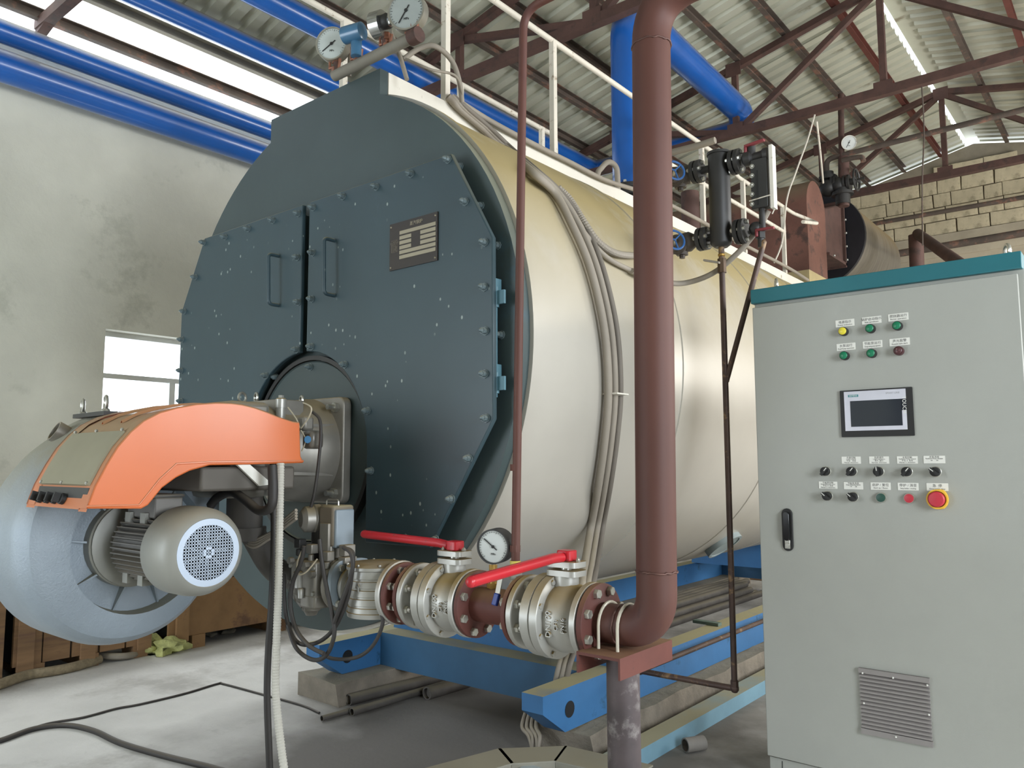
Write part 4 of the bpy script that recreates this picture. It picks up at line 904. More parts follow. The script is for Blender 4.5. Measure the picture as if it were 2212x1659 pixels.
# cables under the burner
C = lambda L, y=1.78: at_y(L, y)
hose('black cable looping low from the burner belly under the gas valve, outermost loop', C([(612, 1240), (618, 1330), (640, 1385), (680, 1390), (720, 1360), (748, 1300), (760, 1240), (762, 1195), (745, 1185)]), .0075, m_rubber, 'cable', 'cables below the gas valve', 'cable')
hose('black cable hanging from the middle plug of the gas valve in a deep loop', C([(690, 1165), (698, 1230), (716, 1320), (722, 1370), (705, 1415), (675, 1425), (640, 1400), (622, 1350)], 1.76), .0075, m_rubber, 'cable', 'cables below the gas valve', 'cable')
hose('grey-black cable sweeping from the filter bottom down past the blue rail', C([(822, 1318), (826, 1350), (805, 1395), (770, 1420), (720, 1423), (690, 1408), (660, 1390), (635, 1350), (625, 1290), (640, 1240)], 1.82), .0065, m_rubber, 'cable', 'cables below the gas valve', 'cable')
hose('black cable rising from the left plug of the gas valve', C([(657, 1180), (650, 1215), (632, 1260), (628, 1310), (640, 1360), (668, 1395), (700, 1412)], 1.74), .0075, m_rubber, 'cable', 'cables below the gas valve', 'cable')
hose('thin cream wire looping between two plugs of the gas valve', C([(657, 1180), (642, 1215), (645, 1240), (662, 1235), (685, 1208)], 1.75), .0028, mat('cream_wire', '#b5ab95', .6), 'wire', None, 'wire')
hose('short black cable from the right plug over the oval flange', C([(742, 1182), (758, 1195), (762, 1225), (752, 1262), (738, 1300), (720, 1350)], 1.76), .0075, m_rubber, 'cable', 'cables below the gas valve', 'cable')
hose('thick black conduit curving from the fan motor to behind the white ribbed hose', C([(455, 1092), (470, 1075), (500, 1063), (530, 1080), (560, 1103), (585, 1095), (590, 1060), (588, 1005)], 1.62), .017, m_rubber)
gl = [[(500+8*k, 1040), (506+8*k, 1080), (512+7*k, 1130), (524+6*k, 1165), (548+3*k, 1182-6*k), (580+2*k, 1165-5*k), (600, 1150-5*k), (640, 1120-6*k)] for k in range(4)]
for k, L_ in enumerate(gl):
    hose('grey cable of the sheaf hanging between the motor and the white ribbed hose, number counted from the left %d' % (k+1) if False else ['leftmost', 'second from left', 'third from left', 'rightmost'][k]+' grey cable of the sheaf behind the fan motor', C(L_, 1.79), .0065, m_greyhose, 'cable', 'sheaf of grey cables behind the motor', 'cable')
# conduits hanging to the floor
hose('white ribbed flexible hose hanging from the burner to the floor', [at(606, 1000, y=1.68), at(604, 1120, y=1.68), at(601, 1280, y=1.68), at(597, 1400, y=1.68), at(596, 1500, y=1.68), at(607, 1610, y=1.68), at(616, 1680, y=1.68), at(622, 1760, y=1.68), V((at(626, 1800, y=1.68).x, 1.68, .02))], .0145, m_whitehose, n=12, ribs=True, k=6)
hose('thick black cable hanging beside the white ribbed hose', [at(590, 1000, y=1.72), at(592, 1150, y=1.72), at(588, 1280, y=1.72), at(580, 1400, y=1.72), at(577, 1500, y=1.72), at(581, 1620, y=1.72), at(584, 1700, y=1.72), V((at(586, 1790, y=1.72).x, 1.72, .02))], .0125, m_rubber, 'cable', None, 'cable')
hose('grey-black conduit in front of the sheaf, right behind the white ribbed hose', [at(596, 1010, y=1.8), at(600, 1150, y=1.8), at(596, 1300, y=1.8), at(590, 1390, y=1.8)], .011, mat('dark_conduit', '#6d665d', .7))
# floor cables
hose('thick black cable crossing the floor in the lower left corner', [at(-60, 1612, z=.012), at(0, 1600, z=.012), at(75, 1574, z=.012), at(145, 1567, z=.012), at(203, 1579, z=.012), at(260, 1605, z=.012), at(347, 1631, z=.012), at(463, 1660, z=.012), at(560, 1690, z=.012)], .013, m_rubber, 'cable', None, 'cable')
hose('thin black cable on the floor running toward the left plinth', [at(30, 1588, z=.006), at(100, 1564, z=.006), at(179, 1550, z=.006), at(250, 1531, z=.006), at(304, 1521, z=.006), at(400, 1498, z=.006), at(470, 1477, z=.006), at(485, 1478, z=.006), at(570, 1501, z=.006), at(650, 1523, z=.006), at(690, 1540, z=.006)], .006, m_rubber, 'cable', None, 'cable')

# ---------------------------------------------------------------- water level column on the boiler side
yc_ = 3.4; Q = lambda a, b, y=yc_: V(at(a, b, y=y))
top_, bot_ = Q(1552, 328), Q(1555, 535); xcol = top_.x
col = thing('level_column', 'black upright water level column with flanged side branches beside the boiler', 'column', (xcol, yc_, bot_.z))
G().lathe((xcol, yc_, bot_.z), (0, 0, 1), [(0, .03), (.012, .045), (.02, .05), (top_.z-bot_.z-.02, .05), (top_.z-bot_.z-.018, .055), (top_.z-bot_.z-.006, .055), (top_.z-bot_.z, .035)], 32).obj('barrel', m_black, col)
G().bolt((xcol, yc_, top_.z), (0, 0, 1), .012, .02).bolt((xcol-.02, yc_-.01, top_.z-.005), (0, 0, 1), .01, .02).obj('top_plug', m_chrome, col)
def fpair(parent, c, r, d=(1, 0, 0), mm=m_black):
    c = V(c); d = V(d); g = G().lathe(c, d, [(-.022, r), (-.004, r)], 26).lathe(c, d, [(.004, r), (.022, r)], 26); g.cyl(c-d*.004, c+d*.004, r*.8, n=20); g.obj('flange', mm, parent)
    a = d.orthogonal().normalized(); b = d.cross(a)
    for k in range(4):
        an = math.radians(45+90*k); p = c+(a*math.cos(an)+b*math.sin(an))*r*.72
        G().cyl(p-d*.034, p+d*.034, .010, n=6).obj('flange_bolt', m_chrome, parent)
zu, zl_ = Q(1507, 371).z, Q(1515, 517).z
for z, px, pr in ((zu, 1507, 1592), (zl_, 1516, 1598)):
    xa_, xb_ = Q(px, 400).x, Q(pr, 400).x
    G().cyl((xa_-.03, yc_, z), (xcol, yc_, z), .018, n=14).cyl((xcol, yc_, z), (xb_, yc_, z), .018, n=14).obj('branch', m_black, col)
    fpair(col, (xa_, yc_, z), .055); fpair(col, (xb_, yc_, z), .058)
# isolation valves with blue handwheels
for z, lab in ((zu, 'globe valve with blue handwheel at the upper branch of the level column'), (zl_, 'globe valve with blue handwheel at the lower branch of the level column')):
    xv = Q(1478, 400).x; t = thing('globe_valve', lab, 'valve', (xv, yc_, z-.08), 'blue-wheeled isolation valves')
    mm = mat('grimy_steel', '#4d4640', .5, .4, var=.3, vs=20)
    g = G().lathe((xv, yc_, z), (1, 0, 0), [(-.10, .05), (-.08, .05), (-.08, .03), (-.03, .045), (.02, .048), (.05, .03), (.07, .02)], 20); g.lathe((xv-.02, yc_, z), (0, -1, -.35), [(0, .035), (.04, .04), (.045, .048), (.06, .048), (.065, .03), (.10, .02)], 16); g.cyl((xv-.25, yc_, z), (xv-.08, yc_, z), .02, n=12); g.cyl((xv-.02, yc_, z-.02), (xv-.02, yc_, z-.075), .014, n=8); g.hexa((xv-.02, yc_, z-.06), (0, 0, 1), .03, .02)
    g.obj('body', mm, t)
    q = V(at(1458, 368 if z == zu else 518, y=3.26)); d = V((.75, -.5, .2)).normalized()
    g = G().torus(q, d, .048, .0055, 24, 8); a = d.orthogonal().normalized(); b = d.cross(a)
    for k in range(3): an = 2*PI*k/3; g.tube([q, q+(a*math.cos(an)+b*math.sin(an))*.048], .004, 6)
    g.obj('handwheel', mat('wheel_blue', '#2a5a94', .4, coat=.3), t); G().cyl(q, (xv-.02, yc_-.08, z-.03), .007, n=8).obj('stem', m_chrome, t)
# gauge glass
gx0, gx1 = Q(1626, 400).x, Q(1662, 400).x; gz0, gz1 = Q(1640, 455).z, Q(1640, 325).z
gg = thing('level_gauge', 'black bolted water level gauge with white side plate right of the column', 'gauge', ((gx0+gx1)/2, yc_, gz0))
G().cbox(((gx0+gx1)/2, yc_, (gz0+gz1)/2-.02), gx1-gx0, .05, gz1-gz0-.05).obj('gauge_body', m_black, gg, bevel=.004)
xs_ = Q(1640, 400).x; G().box(xs_-.004, xs_+.004, yc_-.027, yc_-.0245, gz0+.02, gz1-.1).obj('sight_slot', m_ink, gg)
g = G()
for py in (363, 383, 403, 423, 444): c = Q(1629, py); g.bolt((c.x, yc_-.025, c.z), (0, -1, 0), .0085, .012)
g.obj('cover_bolts', m_chrome, gg)
a, b = Q(1656, 312, 3.36), Q(1664, 448, 3.36)
G().box(a.x+.004, a.x+.02, 3.37, 3.41, b.z, a.z).obj('side_plate', m_white, gg)
g = G(); c = Q(1614, 345); g.lathe((c.x-.02, yc_, zu), (1, 0, 0), [(0, .02), (.01, .035), (.04, .035), (.05, .02), (.09, .022), (.1, .03), (.12, .03)], 16); g.cyl((c.x+.02, yc_, zu), (c.x+.02, yc_, zu+.06), .02, n=12); g.obj('upper_cock', m_black, gg); g = G(); g.cyl((c.x+.01, yc_, zl_), ((gx0+gx1)/2, yc_, zl_), .02, n=12); g.cyl(((gx0+gx1)/2, yc_, zl_-.02), ((gx0+gx1)/2, yc_, gz0+.02), .014, n=10); g.sphere((c.x+.03, yc_, zl_), .032, 12)
g.cyl(((gx0+gx1)/2-.01, yc_, zl_), ((gx0+gx1)/2-.01, yc_, zl_-.09), .014, n=10); g.hexa(((gx0+gx1)/2-.01, yc_, zl_-.05), (0, 0, 1), .022, .03); g.obj('lower_cock', m_black, gg)
for L_ in (((1612, 320), (1655, 305)), ((1636, 500), (1676, 494))):
    p, q = Q(*L_[0]), Q(*L_[1]); G().bar((p.x, yc_-.02, p.z), (q.x, yc_-.02, q.z), .02, .012).cyl((p.x+.004, yc_-.02, p.z-.03), (p.x+.004, yc_-.02, p.z), .008, n=8).obj('red_lever', mat('dull_red', '#7c3034', .5, var=.15), gg, bevel=.003)
p, q = Q(1624, 438), Q(1672, 424); G().tube([(p.x, yc_-.03, p.z), (q.x, yc_-.03, q.z), (q.x+.01, yc_, q.z-.04), (Q(1668, 462).x, yc_, Q(1668, 462).z)], .003, 6).obj('wire_tie', m_rail, gg)
# drain pipes
m_drain = mat('drain_brown', '#4b3a33', .5, .2, var=.3, vs=6, rust=.2, rcol='#8b7050', rs=14)
dn = thing('drain_pipe', 'thin dark drain pipe dropping from the level column to the floor rail', 'pipe', (xcol, yc_, .31))
zb_ = V(at(1574, 1485, y=yc_)).z
e2 = V(at(1382, 1452, y=yc_)); G().tube(fillet([(xcol, yc_, bot_.z+.01), (xcol, yc_, zb_), (e2.x, yc_, zb_), (e2.x, 6.8, zb_)], .02, 4), .0135, 12).obj('tube', m_drain, dn)
g = G(); g.sphere((xcol, yc_, zb_), .02, 10); g.sphere((e2.x, yc_, zb_), .02, 10); g.hexa((xcol, yc_, zb_+.0), (0, 0, 1), .018, .035, 8); g.obj('elbows', m_drain, dn)
c = Q(1555, 552); G().sphere((xcol, yc_, c.z), .018, 10, (1, 1, .7)).obj('union_nut', m_brass, dn)
c1, c2 = Q(1555, 560), Q(1556, 590); G().cyl((xcol, yc_, c2.z), (xcol, yc_, c1.z), .021, n=8).obj('drain_cock', mat('bronze_dark', '#574534', .5, .4), dn)
p, q = Q(1527, 565), Q(1560, 570); G().bar((p.x, yc_-.03, p.z), (q.x, yc_-.03, q.z), .018, .009).obj('cock_lever', m_greyhose, dn)
d2 = thing('branch_drain', 'thin drain pipe slanting from the level gauge down to join the upright drain', 'pipe', (xcol, yc_, 1.6))
p = Q(1651, 520); q = Q(1560, 825); G().tube(fillet([((gx0+gx1)/2-.01, yc_, zl_-.08), (p.x, yc_, p.z), (xcol+.004, yc_, q.z+.0), ], .03), .0125, 12).obj('tube', m_drain, d2)

# ---------------------------------------------------------------- control cabinet
yf_ = 3.264; X0, X1, ZB, ZT = -1.320, -.336, .10, 1.975
cb = thing('control_cabinet', 'tall grey control cabinet with teal top cover and rows of buttons', 'cabinet', (-.83, 3.5, 0))
G().box(X0+.003, X1+.012, yf_+.02, yf_+.50, ZB, ZT+.01).obj('cabinet_body', m_cab, cb, bevel=.003)
G().box(X0+.005, X1+.01, yf_+.015, yf_+.49, 0, ZB-.002).obj('plinth', m_cab, cb)
G().box(X0+.055, X0+.057, yf_+.013, yf_+.016, 0.0, ZB-.01).obj('plinth_joint', m_dark, cb)
dd = G().box(X0, X1-.008, yf_, yf_+.019, ZB+.004, ZT-.009).obj('cabinet_door', m_cab, cb, bevel=.003)
G().box(X0-.003, X1+.008, yf_-.008, yf_+.5, 1.982, 2.044).obj('top_cover', m_teal, cb, bevel=.003)
G().box(X0+.05, X1-.12, yf_+.10, yf_+.45, 2.044, 2.052).obj('top_plate', m_cab, cb, bevel=.002)
for x in (-1.248, -.382):
    eye(cb, (x, yf_+.10, 2.046), .0225, .0068, (1, .5, 0))
def lampbase(x, z, name, cap_m, r=.0175, h=.028, dome=.003, bez=m_black, label=None):
    o = G().lathe((x, yf_, z), (0, -1, 0), [(0, r), (h-.006, r), (h-.004, r*.94), (h-.004, r*.8)], 24).obj(name, bez, dd)
    G().lathe((x, yf_, z), (0, -1, 0), [(h-.008, r*.84), (h, r*.84), (h+dome, r*.6), (h+dome*1.3, .001)], 24).obj('lens', cap_m, o)
    if label: o['label'] = label
    return o
m_green = mat('lamp_green', '#15724f', .35, var=.02); m_yel = mat('lamp_yellow', '#d8ca3c', .35, var=.02)
for x, z, mm, l in ((-.942, 1.82, m_yel, 'yellow indicator lamp'), (-.84, 1.82, m_green, 'green indicator lamp, upper middle'), (-.742, 1.82, m_green, 'green indicator lamp, upper right'), (-.942, 1.722, m_green, 'green indicator lamp, lower left'), (-.84, 1.722, m_green, 'green indicator lamp, lower middle')):
    lampbase(x, z, 'indicator_lamp', mm, label=l)
o = lampbase(-.742, 1.723, 'buzzer', mat('buzzer_maroon', '#4a2a2c', .35), label='dark maroon buzzer', bez=mat('buzzer_maroon', '#4a2a2c', .35))
g = G()
for k in range(3): a = 2*PI*k/3; g.lathe((-.742+.006*math.cos(a), yf_-.0315, 1.723+.006*math.sin(a)), (0, -1, 0), [(0, .003), (.001, .003)], 10)
g.obj('sound_hole', mat('buzzer_hole', '#6d4a4b', .5), o)
for x, z, an in ((-1.036, 1.263, 40), (-.936, 1.263, 40), (-.837, 1.263, -5), (-.737, 1.263, 40), (-.64, 1.263, -50), (-1.033, 1.165, -48), (-.935, 1.164, -48)):
    o = G().lathe((x, yf_, z), (0, -1, 0), [(0, .0195), (.005, .0195), (.006, .018)], 24).obj('selector_switch', m_chrome, dd)
    kn = G().lathe((x, yf_, z), (0, -1, 0), [(.006, .0175), (.024, .017), (.025, .016)], 24)
    a = math.radians(90-an); u = V((math.cos(a), 0, math.sin(a))); v = V((-math.sin(a), 0, math.cos(a))); c = V((x, yf_-.025, z))
    kn.prism([c+u*.019+v*.0052, c+u*.019-v*.0052, c-u*.0185-v*.0052, c-u*.0185+v*.0052], (0, -.012, 0)); kn.obj('knob', m_ink, o)
    c = V((x, yf_-.0372, z)); G().prism([c+u*.0185+v*.0014, c+u*.0185-v*.0014, c+u*.003-v*.0014, c+u*.003+v*.0014], (0, -.0006, 0)).obj('pointer', m_lab, o)
for x, mm, l in ((-.833, mat('button_darkgreen', '#244a3f', .4), 'dark green push button'), (-.734, mat('button_red', '#b02c3a', .4), 'small red push button')):
    lampbase(x, 1.1635, 'push_button', mm, r=.0195, h=.015, dome=.001, bez=m_chrome, label=l)
g = G(); P_ = []
for k in range(36):
    a = 2*PI*k/36; rr = .039*(1-.10*abs(math.sin(1.5*a+PI/2))); P_.append((-.637+rr*math.cos(a), yf_, 1.163+rr*math.sin(a)))
em = g.prism(P_, (0, -.014, 0)).obj('emergency_button', mat('guard_yellow', '#dcae35', .45), dd, bevel=.003, label='red mushroom emergency button in a yellow guard')
G().ring((-.637, yf_-.014, 1.163), (-.637, yf_-.026, 1.163), .031, .036, 30).obj('guard_ring', mat('guard_yellow', '#dcae35', .45), em)
G().lathe((-.637, yf_, 1.163), (0, -1, 0), [(.012, .015), (.022, .018), (.026, .028), (.038, .028), (.042, .024), (.044, .002)], 30).obj('mushroom_cap', mat('button_red', '#b02c3a', .4), em)
labels = [(-.938, 1.855, '电源指示', 'Power indication'), (-.837, 1.855, '锅炉启动指示', 'Boiler start indication'), (-.740, 1.856, '燃烧器运行', 'Burner operation'), (-.938, 1.759, '水泵运行', 'Feed Pump operation'), (-.838, 1.759, '节能泵运行', 'Energy saving pump operation'), (-.740, 1.759, '声光报警', 'Acoustic-optic alarm'),
          (-.938, 1.307, '负荷控制', 'Load control|手动    自动|Manual  Automatic'), (-.835, 1.307, '负荷调节', 'Load regulation|增大  减小|Increase  Decrease'), (-.735, 1.307, '水泵控制', 'Feedwater Pump control|手动  0  自动|Manual  0  Automatic'), (-.643, 1.308, '水泵选择', 'Feedwater Pump selection|1#      2#'),
          (-1.031, 1.208, '节能泵控制', 'Energy saving pump control|手动  0  自动|Manual  0  Automatic'), (-.934, 1.207, '节能泵选择', 'Energy saving pump Selection|1#      2#'), (-.834, 1.207, '启炉 / 复位', 'Start up / Reset'), (-.737, 1.207, '停炉 / 消音', 'Stop boiler / muting'), (-.638, 1.207, '急  停', 'Emergency stop')]
for x, z, a, b in labels:
    lw, lh = .072, .028; p = G().rounded((x, yf_, z), 'y', lw, lh, .001, -.0015).obj('label_plate', m_lab, dd)
    bb = b.split('|'); n_ = len(bb); y_ = yf_-.0017
    text('lettering', a, .0125 if n_ == 1 else .0085, (x, y_, z+(.004 if n_ == 1 else .009)), m_ink, p, extrude=.0001)
    for k, s in enumerate(bb): text('lettering', s, .0082 if n_ == 1 else .0070, (x, y_, z-(.007 if n_ == 1 else -.0035+.0065*k)), m_ink, p, extrude=.0001, sx=min(1, (lw*.92)/(len(s)*.0040)) if n_ == 1 else min(1, (lw*.92)/(len(s)*.0036)))
# touch screen
a, b = at(1815, 845, y=yf_), at(1974, 941, y=yf_); sx0, sx1, sz0, sz1 = a.x, b.x+.004, 1.398, 1.583
sc_ = G().rounded(((sx0+sx1)/2, yf_, (sz0+sz1)/2), 'y', sx1-sx0, sz1-sz0, .003, -.008).obj('touch_screen', m_ink, dd)
w_, h_ = sx1-sx0, sz1-sz0
G().box(sx0+.06*w_, sx1-.085*w_, yf_-.0086, yf_-.008, sz0+.13*h_, sz1-.03*h_).obj('bezel', mat('silver_bezel', '#c3c3cc', .4), sc_)
G().box(sx0+.145*w_, sx1-.145*w_, yf_-.0092, yf_-.0086, sz0+.215*h_, sz1-.235*h_).box(sx1-.15*w_, sx1-.08*w_, yf_-.0092, yf_-.0086, sz0+.53*h_, sz1-.235*h_).obj('display', mat('display_dark', '#2c3138', .12, var=.03), sc_)
G().box(sx0+.12*w_, sx0+.265*w_, yf_-.0092, yf_-.0086, sz1-.15*h_, sz1-.10*h_).obj('logo_plate', mat('logo_teal', '#2c7c83', .4), sc_)
text('lettering', 'SIEMENS', h_*.045, (sx0+.192*w_, yf_-.0093, sz1-.125*h_), m_lab, sc_, extrude=.0001)
text('lettering', 'SMART LINE', h_*.05, (sx0+.74*w_, yf_-.0088, sz1-.105*h_), mat('grey_ink', '#8a8a8c', .5), sc_, extrude=.0001)
text('lettering', 'TOUCH', h_*.105, (sx1-.112*w_, yf_-.0093, sz0+.64*h_), m_lab, sc_, face='ydown', extrude=.0001, sx=.95)
# handle
hz0, hz1, hx = .937, 1.11, -1.2
ho = G().rounded((hx, yf_, (hz0+hz1)/2), 'y', .044, hz1-hz0, .0218, -.008).obj('door_handle', m_ink, dd, bevel=.002)
G().rounded((hx, yf_-.008, (hz0+hz1)/2+.015), 'y', .026, hz1-hz0-.055, .0128, -.014).obj('lever', mat('handle_gloss', '#151718', .15), ho, bevel=.003)
G().box(hx-.011, hx+.011, yf_-.012, yf_-.008, hz0+.01, hz0+.045).cyl((hx, yf_-.012, hz0+.025), (hx, yf_-.016, hz0+.025), .009, n=14).obj('lock', m_chrome, ho, bevel=.001)
# ventilation grille
a, b = at(1856, 1440, y=yf_), at(2017, 1614, y=yf_); vx0, vx1, vz0, vz1 = a.x, b.x, .272, .514
vg = G().box(vx0, vx1, yf_-.014, yf_, vz0, vz0+.02).box(vx0, vx1, yf_-.014, yf_, vz1-.018, vz1).box(vx0+.003, vx1-.003, yf_-.003, yf_, vz0, vz1).obj('vent_grille', mat('vent_grey', '#87827f', .6, var=.04), dd)
sl = G().prism([(0, 0, 0), (0, -.012, .002), (0, -.012, .008), (0, -.002, .013)], (vx1-vx0-.004, 0, 0)).mesh('slat', mat('vent_grey', '#87827f', .6), 20)
for k in range(14):
    o = bpy.data.objects.new('slat', sl); COL.objects.link(o); o.parent = vg; o.location = (vx0+.002, yf_-.001, vz0+.021+k*.0144)
g = G()
for u, v in ((.06, .93), (.5, .93), (.97, .90), (.06, .47), (.97, .47), (.5, .05)): g.sphere((vx0+(vx1-vx0)*u, yf_-.014, vz0+(vz1-vz0)*v), .004, 8)
g.obj('vent_screws', m_lab, vg)
# ---------------------------------------------------------------- crates by the left wall
def crate(x0, x1, y0, y1, z0, z1, label, nb, m, vertical=True):
    t = thing('wooden_crate', label, 'crate', ((x0+x1)/2, (y0+y1)/2, 0), 'wooden crates along the left wall')
    G().box(x0, x1-.03, y0+.02, y1-.02, z0+.01, z1-.01).obj('crate_core', m_dark, t)
    w_ = (y1-y0)/nb
    for k in range(nb):
        j = random.uniform(-.006, .004); G().box(x1-.03, x1-.008+j, y0+k*w_+.006, y0+(k+1)*w_-.006, z0, z1+random.uniform(-.01, .01)).obj('plank', m, t)
    for k in range(3): G().box(x1-.008, x1+.016, y0+(y1-y0)*(.03+.43*k), y0+(y1-y0)*(.03+.43*k)+.09, z0-.03, z1).obj('batten', m, t)
    G().box(x0, x1, y0, y1, z1, z1+.022).obj('lid', m, t)
    for k in range(3): G().box(x0, x1, y0+(y1-y0)*(.1+.38*k), y0+(y1-y0)*(.1+.38*k)+.1, 0, z0).obj('skid_block', m, t)
    return t
crate(-6.2, -5.42, .9, 1.83, .05, .56, 'reddish wooden crate at the left edge of the photograph, nearest the viewer', 4, m_wood)
crate(-6.2, -5.42, 1.87, 2.72, .08, .50, 'vertical-boarded wooden crate half hidden behind the fan housing', 5, m_wood)
crate(-6.2, -5.38, 2.82, 4.6, .09, .47, 'low stained plywood crate between the fan housing and the boiler front', 2, m_ply)
P_ = [at(a, b, z=.03) for a, b in ((-60, 1500), (0, 1478), (60, 1458), (110, 1450), (160, 1440), (215, 1424))]
hose('dirty pale woven hose lying on the floor along the crates', P_, .03, mat('woven_hose', '#8f8168', .9, var=.2, vs=30, bump=.6, bs=60), 'hose', None, 'hose')
g = G(); g.torus((at(255, 1415, z=.02).x, at(255, 1415, z=.02).y, .03), (0, .1, 1), .11, .022, 24, 8); tag(g.obj('hose_coil', m_greyhose), 'flat grey coil on the floor below the fan housing', 'hose')
def scrap(px, py, s, label, m, seed, group=None, sc=(1, 1, .5)):
    c = V(at(px, py, z=.0)); g = G().sphere((0, 0, 0), s, 26, sc); v2 = []
    for v in g.v:
        n1 = noise.noise(V(v)*26+V((seed, 0, 0)))*s*.9; n2 = noise.noise(V(v)*9+V((0, seed, 0)))*s*1.1; d = V(v).normalized(); q = V(v)+d*(n1+n2); v2.append((c.x+q.x, c.y+q.y, max(.002, q.z+s*sc[2]*.5)))
    g.v = v2; return tag(g.obj('insulation_scrap', m, ang=60), label, 'insulation', group)
m_ins = mat('rockwool', '#bcbd7c', .95, var=.2, vs=20, bump=1, bs=40)
scrap(352, 1408, .11, 'yellow-green scrap of insulation wool on the floor right of the fan housing', m_ins, 3)
scrap(385, 1392, .10, 'yellow-green wool scrap lying against the plywood crate', m_ins, 9)
scrap(330, 1410, .06, 'smallest yellow-green wool flake, nearest the fan housing', m_ins, 14)
scrap(455, 1375, .04, 'grey rubble lump under the middle of the plywood crate', mat('rubble', '#8b8474', .95, bump=.8), 21)
scrap(490, 1368, .045, 'pale rubble lump under the right part of the plywood crate', mat('rubble', '#8b8474', .95, bump=.8), 33)
# ---------------------------------------------------------------- loose pipes on the floor
def lpipe(a, b, r, label, m, group=None, z=None):
    z = z or r+.002; p, q = V(at(*a, z=z)), V(at(*b, z=z)); L = (q-p).length; g = G().lathe(p, q-p, [(0, r*.8), (0, r), (L, r), (L, r*.8)], 18, False).lathe(p, q-p, [(.02, r*.8), (.021, .001)], 18, False)
    return tag(g.obj('loose_pipe', m), label, 'pipe', group)
m_dp = mat('dusty_dark_pipe', '#4f4b47', .7, .2, var=.2, vs=8, dust=.7, dcol='#7b7360')
lpipe((753, 1512), (965, 1458), .03, 'thickest dark pipe lying beside the left plinth under the boiler', m_dp, 'loose pipes under the boiler')
lpipe((760, 1538), (960, 1478), .02, 'thin dark pipe lying in front of the thickest one beside the left plinth', m_dp, 'loose pipes under the boiler')
lpipe((695, 1552), (900, 1495), .014, 'thinnest dark rod reaching out beyond the left plinth corner', m_dp, 'loose pipes under the boiler')
lpipe((922, 1498), (1010, 1472), .035, 'short open-ended dark pipe under the cross beam', m_dp, 'loose pipes under the boiler')
lpipe((1520, 1604), (1480, 1610), .032, 'stub of grey pipe lying on the floor right of the pale channel', mat('stub_grey', '#7b7670', .7), 'loose stubs')
# bundle of tubes between the rails
bd = 'tubes stacked between the skid rails'
tb = None; k = 0
for r_ in range(3):
    for c_ in range(6-r_):
        x = -3.38+c_*.062+r_*.031; z = .032+r_*.054; L0, L1 = 5.4+random.uniform(-.1, .1), 7.5+random.uniform(-.15, .1)
        g = G().lathe((x, L0, z), (0, 1, 0), [(0, .02), (0, .029), (L1-L0, .029), (L1-L0, .02)], 12, False).lathe((x, L0+.03, z), (0, 1, 0), [(0, .024), (.001, .001)], 12, False)
        tag(g.obj('boiler_tube', m_dp), 'dark dusty tube of the stack lying between the skid rails behind the brown pipe', 'tube', bd)
# pale blue channel on the floor and flat bar
ch = G(); xs = -1.80; ch.box(xs-.006, xs, 2.9, 8.0, 0, .069); ch.box(xs-.10, xs, 2.9, 8.0, .069, .075); ch.box(xs-.10, xs-.094, 2.9, 8.0, .0, .069)
tag(ch.obj('floor_channel', m_skid2), 'pale blue dusty steel channel lying on the floor along the plinth', 'beam')
lp = G().tube([V((-1.945, 2.9, .02)), V((-1.955, 8, .02))], .012, 8); tag(lp.obj('floor_pipe', m_dp), 'dark pipe lying in the gap between the plinth and the pale blue channel', 'pipe')
g = G().bar(V(at(1500, 1341, z=.321)), V(at(1555, 1349, z=.321)), .045, .018); tag(g.obj('timber_scrap', mat('greenish_bar', '#5f6e64', .7)), 'short greenish bar lying on top of the right skid rail', 'bar')
# wires hanging at the front end of the right rail
for k in range(4):
    hose(['leftmost', 'second', 'third', 'rightmost'][k]+' grey cable tail hanging from the right skid rail end to the floor', [at(1135+9*k, 1540, y=2.95), at(1128+10*k, 1570, y=2.93), at(1142+8*k, 1590, y=2.9), at(1150+6*k-6*(k % 2), 1618, y=2.88)], .009, m_greyhose, 'cable', 'cable tails at the skid end', 'cable')
# cable trunking in the lower middle
m_trunk = mat('trunking', '#8d8a7e', .6, .2, var=.1, dust=.7, dcol='#8f866e')
tk = thing('cable_trunking', 'dusty grey mitred cable trunking on the floor at the bottom middle', 'trunking', (-2.0, 2.6, 0))
lo = [(-2.36, 1.98), (-2.20, 2.60), (-2.00, 2.80), (-1.62, 2.84)]; ri = [(-2.19, 1.93), (-2.06, 2.51), (-1.94, 2.64), (-1.62, 2.68)]
for k in range(3):
    g = G().prism([(*lo[k], 0), (*lo[k+1], 0), (*ri[k+1], 0), (*ri[k], 0)], (0, 0, .112)); g.obj('trunk_section', m_trunk, tk, bevel=.002)
    c = V(((lo[k][0]+ri[k+1][0])/2, (lo[k][1]+ri[k+1][1])/2, .112)); G().prism([c+(V((*p, .112))-c)*1.035 for p in (lo[k], lo[k+1], ri[k+1], ri[k])], (0, 0, .007)).obj('trunk_lid', m_trunk, tk)
G().box(-2.03, -1.90, 2.44, 2.58, 0, .105).obj('trunk_end', mat('trunk_pale', '#9aa3a5', .5), tk, bevel=.002)
